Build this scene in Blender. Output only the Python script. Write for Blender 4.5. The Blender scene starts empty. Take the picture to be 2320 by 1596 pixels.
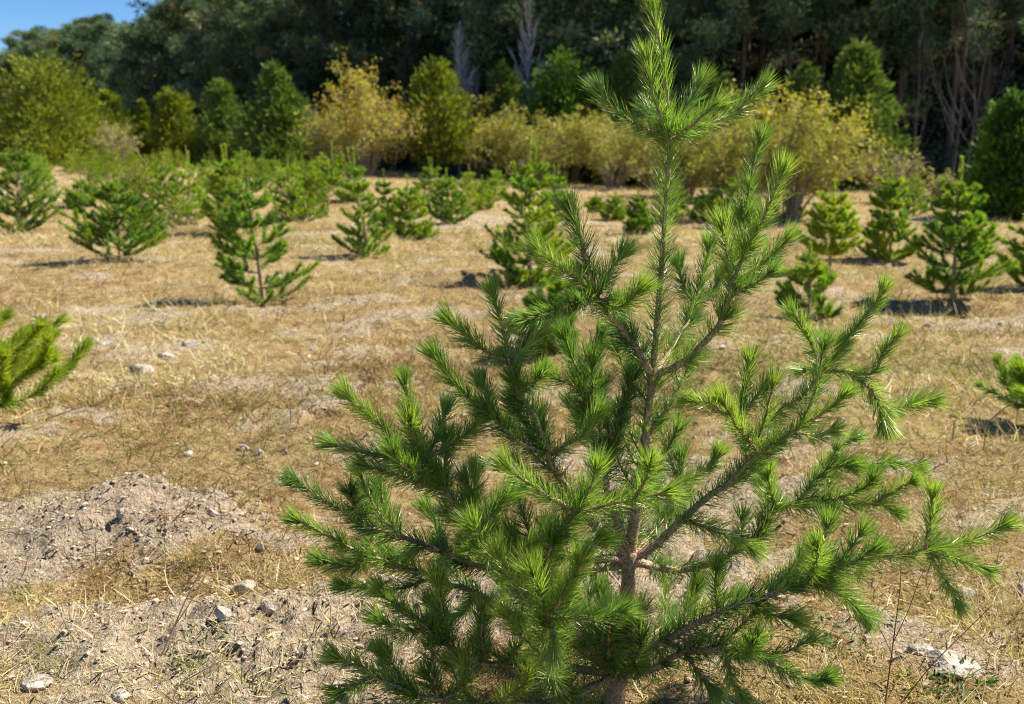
import bpy, math, random
import numpy as np
from mathutils import Vector

S = bpy.context.scene
COL = S.collection
R = math.radians
rng = np.random.default_rng(11)
random.seed(5)

# ------------------------------------------------------------------ camera, sky, sun, exposure
CAM_Z, PITCH, FV = 1.6, R(11.27), 2257.0          # FV: focal length in units of the 2320 px wide view
cam = bpy.data.cameras.new('camera')
cam.lens, cam.sensor_width, cam.sensor_fit = 35.0, 36.0, 'HORIZONTAL'
cam.clip_start, cam.clip_end = 0.05, 3000
cam.dof.use_dof, cam.dof.focus_distance, cam.dof.aperture_fstop = True, 2.62, 3.6
cam_ob = bpy.data.objects.new('camera', cam)
cam_ob.location = (0, 0, CAM_Z)
cam_ob.rotation_euler = (R(90) - PITCH, 0, 0)
COL.objects.link(cam_ob)
S.camera = cam_ob

SUN_EL, SUN_AZ = R(50), R(70)                     # azimuth clockwise from +Y (straight ahead) towards +X
sun_dir = Vector((math.cos(SUN_EL) * math.sin(SUN_AZ), math.cos(SUN_EL) * math.cos(SUN_AZ), math.sin(SUN_EL)))
W = bpy.data.worlds.new('World')
S.world = W
W.use_nodes = True
wn = W.node_tree
bg = wn.nodes['Background']
sky = wn.nodes.new('ShaderNodeTexSky')
sky.sky_type = 'NISHITA'
sky.sun_disc = False
sky.sun_elevation, sky.sun_rotation = SUN_EL, SUN_AZ
sky.altitude, sky.air_density, sky.dust_density, sky.ozone_density = 3000, 1.0, 0.0, 3.0
hsv = wn.nodes.new('ShaderNodeHueSaturation')
hsv.inputs['Saturation'].default_value = 1.22
wn.links.new(sky.outputs[0], hsv.inputs['Color']); wn.links.new(hsv.outputs[0], bg.inputs[0])
bg.inputs[1].default_value = 0.066
sl = bpy.data.lights.new('sun', 'SUN')
sl.energy, sl.angle, sl.color = 5.0, R(0.53), (1.0, 0.925, 0.79)
so = bpy.data.objects.new('sun', sl)
so.rotation_euler = sun_dir.to_track_quat('Z', 'Y').to_euler()
so.location = (20, 10, 30)
COL.objects.link(so)
S.view_settings.view_transform = 'Standard'
S.view_settings.look = 'None'
S.view_settings.gamma = 1
S.view_settings.use_curve_mapping = False
S.view_settings.exposure = 1.2
S.render.engine = 'CYCLES'
S.cycles.max_bounces = 6
S.cycles.transparent_max_bounces = 4
S.cycles.use_denoising = True
S.cycles.denoising_input_passes = 'RGB_ALBEDO_NORMAL'
S.cycles.denoising_prefilter = 'NONE'
S.cycles.filter_width = 1.0

# ------------------------------------------------------------------ numeric helpers
def _hash(ix, iy, s):
    n = (ix.astype(np.int64) * 374761393 + iy.astype(np.int64) * 668265263 + s * 974634217) & 0x7fffffff
    n = ((n ^ (n >> 13)) * 1274126177) & 0x7fffffff
    n = n ^ (n >> 16)
    return (n & 0xffff) / 65535.0

def vnoise(x, y, s=0):
    x = np.asarray(x, float); y = np.asarray(y, float)
    ix, iy = np.floor(x), np.floor(y)
    fx, fy = x - ix, y - iy
    fx, fy = fx * fx * (3 - 2 * fx), fy * fy * (3 - 2 * fy)
    a, b = _hash(ix, iy, s), _hash(ix + 1, iy, s)
    c, d = _hash(ix, iy + 1, s), _hash(ix + 1, iy + 1, s)
    return (a + (b - a) * fx) * (1 - fy) + (c + (d - c) * fx) * fy

def fbm(x, y, s=0, o=4):
    v = 0; a = 0.5; t = 0
    for k in range(o):
        v = v + a * vnoise(x * 2 ** k + 17.3 * k, y * 2 ** k - 9.1 * k, s + k); t += a; a *= 0.5
    return v / t

def norm(v):
    return v / np.maximum(np.linalg.norm(v, axis=-1, keepdims=True), 1e-9)

def sstep(a, b, x):
    t = np.clip((x - a) / (b - a), 0, 1)
    return t * t * (3 - 2 * t)

def ray(px, py):
    cx, cy = (px - 1160) / FV, (798 - py) / FV
    return np.array([cx, math.cos(PITCH) + cy * math.sin(PITCH), -math.sin(PITCH) + cy * math.cos(PITCH)])

def at_depth(px, py, Y):
    d = ray(px, py)
    return np.array([0, 0, CAM_Z]) + d * (Y / d[1])

def flat(px, py):
    d = ray(px, py)
    return (np.array([0, 0, CAM_Z]) + d * (-CAM_Z / d[2]))[:2]

PINE_Y = 2.62
PINE = at_depth(1392, 1620, PINE_Y)
M1 = flat(300, 1215); M2 = flat(560, 1430); M3 = flat(250, 1330)
# bare patches of soil: centre (from the photograph's ground), radii in metres
SOIL = [(flat(250, 1430), .6, .22), (flat(470, 1500), .5, .2), (flat(80, 1280), .35, .25), (M1, .66, .42), (M2, .55, .4), (flat(100, 1180), .5, .3), (flat(230, 800), .7, .45), (flat(600, 885), .9, .3), (flat(520, 1560), .5, .25),
        (flat(60, 1000), .5, .25), (flat(340, 880), .6, .22), (flat(730, 700), .9, .3), (flat(2230, 730), 1.2, .5), (flat(1600, 1330), .5, .3), (flat(980, 1390), .5, .3),
        (flat(450, 470), .7, 4.0), (flat(1040, 500), 2, 2.0), (flat(2150, 1480), .35, .2), (flat(700, 1480), .45, .25), (flat(130, 1440), .6, .2), (flat(860, 800), .5, .25), (flat(1750, 1000), .5, .3)]

def soil_mask(x, y):
    n = fbm(x * 1.5, y * 2.0, 40, 5)
    m = sstep(.53, .71, n) * 0.6
    n2 = (fbm(x * 2.6, y * 2.6, 60, 4) - .5) * 3.2 + (fbm(x * 11, y * 11, 64, 2) - .5) * 1.2
    for (c, rx, ry) in SOIL:
        q = ((x - c[0]) / rx) ** 2 + ((y - c[1]) / ry) ** 2
        m = np.maximum(m, (.95 if c[1] < 4.6 and c[0] < .8 else .5) * sstep(1.5, .1, q + n2))
    return np.clip(m, 0, 1)

def height(x, y):
    x = np.asarray(x, float); y = np.asarray(y, float)
    h = (fbm(x * .12, y * .12, 3, 3) - .5) * .30 * sstep(4, 16, y)
    h = h + .85 * sstep(15, 52, y) * sstep(9, -14, x)
    h = h + (fbm(x * .9, y * .9, 7, 3) - .5) * (.10 + .10 * sstep(4, 7, y))
    for (c, rx, ry, a) in ((M1, .52, .36, .20), (M2, .5, .36, .07), (M3 + np.array([-.25, 0]), .4, .25, -.05)):
        q = ((x - c[0]) / rx) ** 2 + ((y - c[1]) / ry) ** 2
        h = h + a * np.exp(-q * 1.2)
    # planting furrows that run across the field
    for (c, ln, a) in ((flat(1010, 640), 1.5, .13), (flat(250, 560), 1.2, .07), (flat(720, 690), .7, .06), (flat(2080, 700), .9, .10), (flat(1700, 745), .6, .08), (flat(2250, 1050), .8, .06)):
        u = (x - c[0]) / ln; v = (y - c[1]) / .35 + .4 * (vnoise(x * 1.5, y * 0, 5) - .5)
        h = h + a * np.exp(-u ** 4) * (np.exp(-(v - .5) ** 2 * 1.5) - .8 * np.exp(-(v + .7) ** 2 * 1.8))
    q = ((x - PINE[0]) ** 2 + (y - PINE[1]) ** 2) / .5
    h = h * (1 - np.exp(-q))
    s = soil_mask(x, y)
    near = sstep(22, 5, y)
    h = h + (fbm(x * 5, y * 5, 11, 3) - .5) * (.06 + .06 * s) * near
    h = h + (np.abs(fbm(x * 14, y * 14, 13, 3) - .5)) * (.06 + .16 * s) * near
    return h

def ground_at(px, py):
    z = 0.0; d = ray(px, py)
    for _ in range(6):
        t = (z - CAM_Z) / d[2]
        p = d * t
        z = 0.6 * float(height(p[0], p[1])) + 0.4 * z
    return np.array([p[0], p[1], float(height(p[0], p[1]))])

# ------------------------------------------------------------------ mesh helpers
class MB:
    """collects triangles; tint is one number per vertex"""
    def __init__(s): s.v, s.f, s.t, s.m, s.n = [], [], [], [], 0
    def add(s, v, f, t=0.0, mi=0):
        v = np.asarray(v, np.float32).reshape(-1, 3); f = np.asarray(f, np.int64).reshape(-1, 3)
        s.v.append(v); s.f.append(f + s.n); s.n += len(v)
        s.t.append(np.broadcast_to(np.asarray(t, np.float32), (len(v),)))
        s.m.append(np.full(len(f), mi, np.int32))
    def mesh(s, name, mats, smooth=True, origin=None):
        v = np.concatenate(s.v); f = np.concatenate(s.f); t = np.concatenate(s.t); m = np.concatenate(s.m)
        if origin is not None: v = v - np.asarray(origin, np.float32)
        me = bpy.data.meshes.new(name)
        me.vertices.add(len(v)); me.vertices.foreach_set('co', v.astype(np.float32).ravel())
        me.loops.add(len(f) * 3); me.loops.foreach_set('vertex_index', f.astype(np.int32).ravel())
        me.polygons.add(len(f)); me.polygons.foreach_set('loop_start', np.arange(0, len(f) * 3, 3, dtype=np.int32))
        me.polygons.foreach_set('material_index', m)
        me.polygons.foreach_set('use_smooth', np.full(len(f), smooth, bool))
        a = me.attributes.new('tint', 'FLOAT', 'POINT'); a.data.foreach_set('value', t.astype(np.float32))
        for k in (mats if isinstance(mats, (list, tuple)) else [mats]): me.materials.append(k)
        me.update(calc_edges=True)
        return me

def link(name, data, parent=None, loc=None, kind=None):
    o = bpy.data.objects.new(name, data)
    COL.objects.link(o)
    if parent is not None: o.parent = parent
    if loc is not None: o.location = loc
    if kind: o['kind'] = kind
    return o

def tag(o, label, cat, group=None, kind=None):
    o['label'] = label; o['category'] = cat
    if group: o['group'] = group
    if kind: o['kind'] = kind
    return o

def thing(name, loc, label, cat, group=None):
    o = link(name, None, None, loc)
    o.empty_display_size = .2
    return tag(o, label, cat, group)

def copy_tree(o, parent=None):
    c = o.copy(); COL.objects.link(c)
    if parent is not None: c.parent = parent
    for ch in list(o.children): copy_tree(ch, c)
    return c

def catmull(P, step):
    P = np.asarray(P, float)
    if len(P) == 2: P = np.array([P[0], (P[0] + P[1]) / 2, P[1]])
    Q = np.vstack([2 * P[0] - P[1], P, 2 * P[-1] - P[-2]])
    out = []
    for i in range(1, len(Q) - 2):
        n = max(2, int(np.linalg.norm(Q[i + 1] - Q[i]) / step))
        t = np.linspace(0, 1, n, endpoint=False)[:, None]
        a, b, c, d = Q[i - 1], Q[i], Q[i + 1], Q[i + 2]
        out.append(.5 * (2 * b + (c - a) * t + (2 * a - 5 * b + 4 * c - d) * t * t + (3 * b - a - 3 * c + d) * t ** 3))
    out.append(P[-1:])
    return np.vstack(out)

def arclen(P):
    return np.concatenate([[0], np.cumsum(np.linalg.norm(np.diff(P, axis=0), axis=1))])

def tube(mb, P, r0, r1, sides=6, tint=0.5, mi=0, rough=0.0, power=1.0, flare=0.0):
    P = np.asarray(P, float); n = len(P)
    s = arclen(P); u = s / max(s[-1], 1e-6)
    rad = r1 + (r0 - r1) * (1 - u) ** power
    if flare: rad = rad * (1 + flare * np.exp(-u * 14))
    T = norm(np.gradient(P, axis=0))
    ref = np.array([0.31, 0.95, 0.07]) if abs(T[0][1]) < .8 else np.array([.9, .1, .3])
    A = norm(np.cross(T, ref)); B = np.cross(T, A)
    an = np.linspace(0, 2 * np.pi, sides, endpoint=False)
    rr = rad[:, None] * (1 + rough * (rng.random((n, sides)) - .5))
    V = P[:, None] + rr[..., None] * (A[:, None] * np.cos(an)[None, :, None] + B[:, None] * np.sin(an)[None, :, None])
    i = np.arange(n - 1)[:, None] * sides + np.arange(sides)[None]
    j = np.arange(n - 1)[:, None] * sides + (np.arange(sides)[None] + 1) % sides
    F = np.concatenate([np.stack([i, j, j + sides], -1).reshape(-1, 3), np.stack([i, j + sides, i + sides], -1).reshape(-1, 3)])
    V = V.reshape(-1, 3)
    V = np.vstack([V, P[-1] + T[-1] * rad[-1]])
    k = (n - 1) * sides; a = np.arange(sides)
    F = np.vstack([F, np.stack([k + a, k + (a + 1) % sides, np.full(sides, len(V) - 1)], -1)])
    mb.add(V, F, tint, mi)

def blades(mb, P, D, L, wd, bend, segs=2, tint=0.5, mi=0, tip=0.15, side=None):
    """curved tapering ribbons (needles, grass); bend: (n,3) offset at the tip in units of L"""
    n = len(P)
    if n == 0: return
    L = np.broadcast_to(L, (n,)); wd = np.broadcast_to(wd, (n,)); tint = np.broadcast_to(tint, (n,))
    if side is None: side = norm(np.cross(D, rng.normal(size=(n, 3))))
    rows = []
    for k in range(segs):
        t = k / segs
        c = P + D * (L * t)[:, None] + bend * (L * t * t)[:, None]
        w = wd * (1 - (1 - tip) * t ** 2) * .5 * (0.75 + .5 * math.sin(math.pi * min(1, t + .3)))
        rows += [c - side * w[:, None], c + side * w[:, None]]
    rows.append(P + D * L[:, None] + bend * L[:, None])
    V = np.stack(rows, 1)
    m = 2 * segs + 1
    F = []
    for k in range(segs - 1):
        a = 2 * k
        F += [[a, a + 1, a + 3], [a, a + 3, a + 2]]
    F.append([2 * segs - 2, 2 * segs - 1, 2 * segs])
    F = (np.array(F)[None] + (np.arange(n) * m)[:, None, None]).reshape(-1, 3)
    mb.add(V.reshape(-1, 3), F, np.repeat(tint, m), mi)

def kites(mb, P, D, L, wd, tint, mi=0):
    """small four-cornered leaf faces, folded slightly along their length"""
    n = len(P)
    side = norm(np.cross(D, rng.normal(size=(n, 3))))
    up = np.cross(side, D)
    L = np.broadcast_to(L, (n,))[:, None]; wd = np.broadcast_to(wd, (n,))[:, None]
    mid = P + D * L * .45 - up * wd * .25
    V = np.stack([P, mid + side * wd * .5, P + D * L, mid - side * wd * .5], 1).reshape(-1, 3)
    F = (np.array([[0, 1, 2], [0, 2, 3]])[None] + (np.arange(n) * 4)[:, None, None]).reshape(-1, 3)
    mb.add(V, F, np.repeat(np.broadcast_to(tint, (n,)), 4), mi)

_ico = None
def ico():
    global _ico
    if _ico is None:
        import bmesh
        bm = bmesh.new(); bmesh.ops.create_icosphere(bm, subdivisions=1, radius=1)
        v1 = np.array([v.co[:] for v in bm.verts]); f1 = np.array([[v.index for v in f.verts] for f in bm.faces]); bm.free()
        bm = bmesh.new(); bmesh.ops.create_icosphere(bm, subdivisions=4, radius=1)
        v3 = np.array([v.co[:] for v in bm.verts]); f3 = np.array([[v.index for v in f.verts] for f in bm.faces]); bm.free()
        _ico = (v1, f1, v3, f3)
    return _ico

# ------------------------------------------------------------------ materials
def mat(name):
    m = bpy.data.materials.new(name); m.use_nodes = True
    nt = m.node_tree
    return m, nt, nt.nodes['Principled BSDF'], nt.nodes['Material Output']

def N(nt, t, **kw):
    n = nt.nodes.new(t)
    for k, v in kw.items(): setattr(n, k, v)
    return n

def ramp(nt, fac, stops, interp='LINEAR'):
    r = N(nt, 'ShaderNodeValToRGB'); r.color_ramp.interpolation = interp
    e = r.color_ramp.elements
    while len(e) < len(stops): e.new(.5)
    for k, (p, c) in enumerate(stops):
        e[k].position = p; e[k].color = (*c, 1)
    nt.links.new(fac, r.inputs[0])
    return r.outputs[0]

def noise(nt, scale, detail=4, rough=.6, vec=None, w=0):
    n = N(nt, 'ShaderNodeTexNoise'); n.inputs['Scale'].default_value = scale
    n.inputs['Detail'].default_value = detail; n.inputs['Roughness'].default_value = rough
    if vec is not None: nt.links.new(vec, n.inputs['Vector'])
    return n.outputs[0]

def mix(nt, a, b, fac, mode='MIX'):
    n = N(nt, 'ShaderNodeMix', data_type='RGBA', blend_type=mode)
    for s, x in ((n.inputs[0], fac), (n.inputs[6], a), (n.inputs[7], b)):
        if hasattr(x, 'links'): nt.links.new(x, s)
        elif isinstance(x, tuple): s.default_value = (*x, 1)
        else: s.default_value = x
    return n.outputs[2]

def attr(nt, name='tint'):
    a = N(nt, 'ShaderNodeAttribute'); a.attribute_name = name
    return a.outputs['Fac']

def geo_pos(nt):
    return N(nt, 'ShaderNodeNewGeometry').outputs['Position']

def leaf_mat(name, stops, rough=.45, trans=.3, spec=.4, objvar=0.0):
    """foliage: colour by the leaf's own tint, some light let through"""
    m, nt, p, out = mat(name)
    c = ramp(nt, attr(nt), stops)
    if objvar:
        oi = N(nt, 'ShaderNodeObjectInfo')
        hs = N(nt, 'ShaderNodeHueSaturation')
        mr = N(nt, 'ShaderNodeMapRange'); mr.inputs[3].default_value = 1 - objvar; mr.inputs[4].default_value = 1 + objvar
        nt.links.new(oi.outputs['Random'], mr.inputs[0]); nt.links.new(mr.outputs[0], hs.inputs['Value'])
        mh = N(nt, 'ShaderNodeMapRange'); mh.inputs[3].default_value = .48; mh.inputs[4].default_value = .52
        ml = N(nt, 'ShaderNodeMath', operation='FRACT'); mm = N(nt, 'ShaderNodeMath', operation='MULTIPLY'); mm.inputs[1].default_value = 7.3
        nt.links.new(oi.outputs['Random'], mm.inputs[0]); nt.links.new(mm.outputs[0], ml.inputs[0]); nt.links.new(ml.outputs[0], mh.inputs[0])
        nt.links.new(mh.outputs[0], hs.inputs['Hue']); nt.links.new(c, hs.inputs['Color']); c = hs.outputs[0]
    nt.links.new(c, p.inputs['Base Color'])
    p.inputs['Roughness'].default_value = rough
    p.inputs['Specular IOR Level'].default_value = spec
    t = N(nt, 'ShaderNodeBsdfTranslucent'); mx = N(nt, 'ShaderNodeMixShader'); mx.inputs[0].default_value = trans
    tc = mix(nt, c, (1.15, 1.3, .6), 1.0, 'MULTIPLY')
    nt.links.new(tc, t.inputs[0])
    nt.links.new(p.outputs[0], mx.inputs[1]); nt.links.new(t.outputs[0], mx.inputs[2]); nt.links.new(mx.outputs[0], out.inputs[0])
    return m

def bark_mat(name, dark, light, scale=40, bump=.4, rough=.85):
    m, nt, p, out = mat(name)
    v = N(nt, 'ShaderNodeMapping'); tc = N(nt, 'ShaderNodeTexCoord'); nt.links.new(tc.outputs['Object'], v.inputs[0])
    v.inputs['Scale'].default_value = (1, 1, .35)
    n = noise(nt, scale, 5, .65, v.outputs[0])
    nt.links.new(ramp(nt, n, [(.32, dark), (.66, light)]), p.inputs['Base Color'])
    p.inputs['Roughness'].default_value = rough
    b = N(nt, 'ShaderNodeBump'); b.inputs['Strength'].default_value = bump; b.inputs['Distance'].default_value = .01
    nt.links.new(n, b.inputs['Height']); nt.links.new(b.outputs[0], p.inputs['Normal'])
    return m

M = {}
M['needle'] = leaf_mat('pine_needles', [(0, (.072, .138, .044)), (.35, (.150, .262, .054)), (.7, (.245, .365, .060)), (.93, (.37, .46, .085)), (1, (.42, .26, .10))], .40, .44, .8)
M['sapling'] = leaf_mat('sapling_needles', [(0, (.075, .155, .034)), (.45, (.185, .31, .036)), (1, (.40, .48, .04))], .5, .40, .4, .15)
M['juniper_olive'] = leaf_mat('olive_juniper_sprays', [(0, (.085, .115, .018)), (.6, (.23, .27, .026)), (1, (.34, .36, .035))], .65, .22, .2)
M['juniper_green'] = leaf_mat('green_juniper_sprays', [(0, (.055, .092, .028)), (.6, (.145, .21, .040)), (1, (.23, .30, .055))], .65, .22, .2)
M['juniper_bright'] = leaf_mat('bright_green_sprays', [(0, (.030, .070, .016)), (.6, (.085, .175, .022)), (1, (.16, .25, .026))], .6, .25, .25)
M['forest'] = leaf_mat('wood_pine_needles', [(0, (.026, .048, .030)), (.55, (.105, .17, .098)), (.85, (.20, .28, .135)), (1, (.26, .22, .11))], .7, .25, .15, .42)
M['yellow'] = leaf_mat('yellow_autumn_leaves', [(0, (.20, .17, .06)), (.4, (.31, .305, .055)), (.8, (.48, .425, .05)), (1, (.54, .30, .045))], .6, .3, .25)
M['weed'] = leaf_mat('weed_leaves', [(0, (.05, .10, .02)), (.6, (.12, .19, .05)), (1, (.22, .05, .03))], .5, .3, .3)
M['grass'] = leaf_mat('dry_grass', [(0, (.13, .070, .038)), (.22, (.29, .185, .09)), (.5, (.46, .345, .155)), (.78, (.59, .48, .26)), (.88, (.68, .58, .38)), (.92, (.15, .17, .045)), (1, (.26, .27, .07))], .5, .25, .35)
M['wood'] = None
m, nt, p, out = mat('pine_bark')          # young bark: brown-grey with pale scale scars; buds and shoots differ by tint
v = geo_pos(nt)
n1 = noise(nt, 160, 4, .7, v); n2 = noise(nt, 28, 3, .6, v)
c1 = ramp(nt, n1, [(.33, (.16, .090, .048)), (.47, (.37, .24, .135)), (.61, (.62, .49, .36))])
c2 = ramp(nt, n1, [(.4, (.15, .065, .03)), (.6, (.30, .15, .07))])
c = mix(nt, c1, c2, attr(nt))
nt.links.new(mix(nt, c, ramp(nt, n2, [(.35, (.7, .66, .6)), (.65, (1.15, 1.1, 1.0))]), .7, 'MULTIPLY'), p.inputs['Base Color'])
p.inputs['Roughness'].default_value = .62
b = N(nt, 'ShaderNodeBump'); b.inputs['Strength'].default_value = .8; b.inputs['Distance'].default_value = .004
nt.links.new(n1, b.inputs['Height']); nt.links.new(b.outputs[0], p.inputs['Normal'])
M['wood'] = m
M['bark'] = bark_mat('wood_pine_bark', (.03, .023, .018), (.12, .09, .07), 6)
M['juniper_bark'] = bark_mat('juniper_bark', (.05, .036, .028), (.16, .12, .09), 9)
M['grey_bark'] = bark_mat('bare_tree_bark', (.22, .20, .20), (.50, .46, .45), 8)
M['shade_bark'] = bark_mat('shade_painted_bare_bark', (.015, .014, .016), (.045, .038, .043), 8)  # darkened so the colour carries the hill's shade on the right-hand bare trees
M['twig'] = bark_mat('shrub_twigs', (.14, .11, .08), (.40, .32, .25), 10)
M['stalk'] = bark_mat('dry_stalk', (.34, .24, .11), (.62, .50, .28), 30)
M['redstalk'] = bark_mat('reddish_stalk', (.10, .045, .025), (.24, .12, .06), 30)

m, nt, p, out = mat('dry_field')
v = geo_pos(nt)
na, nb, nc, nd = noise(nt, 1.3, 5, .6, v), noise(nt, 22, 5, .7, v), noise(nt, 90, 4, .7, v), noise(nt, 6, 4, .6, v)
soil = ramp(nt, nb, [(.3, (.20, .15, .105)), (.48, (.43, .345, .245)), (.68, (.60, .515, .395))])
soil = mix(nt, soil, ramp(nt, nc, [(.36, (.45, .40, .36)), (.52, (1, 1, 1)), (.68, (1.2, 1.18, 1.15))]), .75, 'MULTIPLY')
straw = ramp(nt, nc, [(.3, (.15, .10, .055)), (.46, (.33, .235, .115)), (.58, (.44, .33, .165)), (.7, (.57, .45, .25))])
straw = mix(nt, straw, ramp(nt, nd, [(.36, (.66, .54, .44)), (.52, (1.0, .97, .94)), (.66, (1.15, 1.12, 1.05))]), .9, 'MULTIPLY')
green = mix(nt, straw, (.20, .22, .045), ramp(nt, na, [(.60, (0, 0, 0)), (.76, (.55, .55, .55))]))
f = N(nt, 'ShaderNodeMath', operation='ADD'); f2 = N(nt, 'ShaderNodeMath', operation='MULTIPLY_ADD')
f2.inputs[1].default_value = .9; f2.inputs[2].default_value = -.45
nt.links.new(nb, f2.inputs[0]); nt.links.new(attr(nt), f.inputs[0]); nt.links.new(f2.outputs[0], f.inputs[1])
sf = ramp(nt, f.outputs[0], [(.22, (0, 0, 0)), (.55, (1, 1, 1))])
nt.links.new(mix(nt, green, soil, sf), p.inputs['Base Color'])
p.inputs['Roughness'].default_value = .95; p.inputs['Specular IOR Level'].default_value = .1
hsum = N(nt, 'ShaderNodeMath', operation='ADD'); nt.links.new(nb, hsum.inputs[0]); nt.links.new(nc, hsum.inputs[1])
b = N(nt, 'ShaderNodeBump'); b.inputs['Strength'].default_value = .9; b.inputs['Distance'].default_value = .035
nt.links.new(hsum.outputs[0], b.inputs['Height']); nt.links.new(b.outputs[0], p.inputs['Normal'])
M['ground'] = m

m, nt, p, out = mat('wooded_slope_litter')
v = geo_pos(nt)
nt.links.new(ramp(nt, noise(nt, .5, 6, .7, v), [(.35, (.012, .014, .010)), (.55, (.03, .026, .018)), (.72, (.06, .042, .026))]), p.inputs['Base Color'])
p.inputs['Roughness'].default_value = 1; p.inputs['Specular IOR Level'].default_value = 0
M['slope'] = m

m, nt, p, out = mat('pale_rock')
tc = N(nt, 'ShaderNodeTexCoord').outputs['Object']
n1, n2 = noise(nt, 9, 6, .65, tc), noise(nt, 45, 4, .7, tc)
c = ramp(nt, n1, [(.3, (.20, .165, .135)), (.5, (.41, .36, .31)), (.7, (.58, .53, .46))])
nt.links.new(mix(nt, c, ramp(nt, n2, [(.36, (.55, .5, .47)), (.6, (1.1, 1.1, 1.08))]), .6, 'MULTIPLY'), p.inputs['Base Color'])
p.inputs['Roughness'].default_value = .9
b = N(nt, 'ShaderNodeBump'); b.inputs['Strength'].default_value = .6; b.inputs['Distance'].default_value = .02
nt.links.new(n2, b.inputs['Height']); nt.links.new(b.outputs[0], p.inputs['Normal'])
M['rock'] = m
m, nt, p, out = mat('soil_crumbs')
nt.links.new(ramp(nt, attr(nt), [(0, (.17, .125, .09)), (.5, (.42, .335, .25)), (.85, (.56, .475, .38)), (1, (.64, .59, .52))]), p.inputs['Base Color'])
p.inputs['Roughness'].default_value = .95; p.inputs['Specular IOR Level'].default_value = .15
M['crumb'] = m

# ------------------------------------------------------------------ ground sheet
nx, ny = 370, 510
u = np.linspace(-1, 1, nx); xs = np.sinh(u * 5.2) / math.sinh(5.2) * 150
ys = np.concatenate([np.linspace(-25, 1.4, 12, endpoint=False), 1.4 * (135 / 1.4) ** (np.linspace(0, 1, ny - 12) ** 1.12)])
X, Y = np.meshgrid(xs, ys)
xw = xs[None, :] * np.clip((np.abs(Y) + 1.5) / 14, .22, 1)      # finer cells close by
edge = np.abs(u)[None, :] ** 6
X = xw * (1 - edge) + X * edge
Z = height(X, Y)
g = MB()
idx = np.arange(nx * len(ys)).reshape(len(ys), nx)
a, b_, c_, d_ = idx[:-1, :-1].ravel(), idx[:-1, 1:].ravel(), idx[1:, 1:].ravel(), idx[1:, :-1].ravel()
g.add(np.stack([X, Y, Z], -1).reshape(-1, 3), np.concatenate([np.stack([a, b_, c_], -1), np.stack([a, c_, d_], -1)]), soil_mask(X, Y).ravel())
link('ground', g.mesh('ground', M['ground']), kind='structure')

# wooded hill behind the field: rises from its foot line to a ridge that drops to the left
def hill_foot(x): return 50 + 34 * sstep(10, -45, x)
def hill(x, y):
    d = np.maximum(y - hill_foot(x), 0)
    top = 7 + 38 * sstep(-44, 20, x)
    h = top * (1 - np.exp(-d * .52 / top))
    return h - .4 + (fbm(x * .07, y * .07, 21, 3) - .5) * np.minimum(d, 12) * .35
hx, hy = np.linspace(-190, 190, 120), np.linspace(42, 330, 100)
X, Y = np.meshgrid(hx, hy)
hz = np.where(Y < hill_foot(X), -.6, hill(X, Y))
g = MB(); idx = np.arange(len(hx) * len(hy)).reshape(len(hy), len(hx))
a, b_, c_, d_ = idx[:-1, :-1].ravel(), idx[:-1, 1:].ravel(), idx[1:, 1:].ravel(), idx[1:, :-1].ravel()
g.add(np.stack([X, Y, hz], -1).reshape(-1, 3), np.concatenate([np.stack([a, b_, c_], -1), np.stack([a, c_, d_], -1)]))
link('hillside', g.mesh('hillside', M['slope']), kind='structure')

# ------------------------------------------------------------------ wood on the hill
def forest_mesh(seed, H, openness):
    global rng
    keep = rng; rng = np.random.default_rng(seed)
    w = MB(); cr = MB()
    P = np.array([[0, 0, -.5], [rng.normal() * .15, rng.normal() * .15, H * .35], [rng.normal() * .3, rng.normal() * .3, H * .7], [rng.normal() * .4, rng.normal() * .4, H]])
    C = catmull(P, .8); tube(w, C, .20, .04, 7, .3, flare=.5)
    nl = 26
    base = .32 + .2 * openness
    for k in range(nl):
        f = base + (1 - base) * (k + rng.random()) / nl
        i = int(f * (len(C) - 1)); o = C[i]
        az = k * 2.4 + rng.normal() * .4
        reach = (3.2 * math.sin(min(1, (1.03 - f) / (1 - base) * 1.1 + .12) * math.pi * .62) + .3) * (.65 + .6 * rng.random()) * H / 13
        e = o + np.array([math.cos(az) * reach, math.sin(az) * reach, reach * (.15 + .5 * f * rng.random())])
        mid = (o + e) / 2 + np.array([0, 0, -.1 * reach])
        B = catmull([o, mid, e], .5); tube(w, B, .055, .015, 4, .3)
        for q in range(6 if reach > 1.2 else 4):
            t = .45 + .6 * q / 5
            c = o + (e - o) * t + rng.normal(size=3) * np.array([.45, .45, .25]) * (reach * .3 + .2)
            n = 105
            d = norm(rng.normal(size=(n, 3)) + np.array([0, 0, .35]))
            r = (.30 + .35 * rng.random()) * (reach / 3.2 * .5 + .75)
            p = c + d * (r * rng.random((n, 1)) ** .5) * np.array([1.25, 1.25, .75])
            tn = np.clip(.48 + .26 * rng.normal() + .2 * rng.normal(size=n), 0, 1)
            blades(cr, p, norm(d + rng.normal(size=(n, 3)) * .5), .20 + .18 * rng.random(n), .07 + .05 * rng.random(n), np.zeros((n, 3)), 1, tn)
    rng = keep
    return w.mesh('wood_pine_trunk', M['bark']), cr.mesh('wood_pine_crown', M['forest'])

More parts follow.
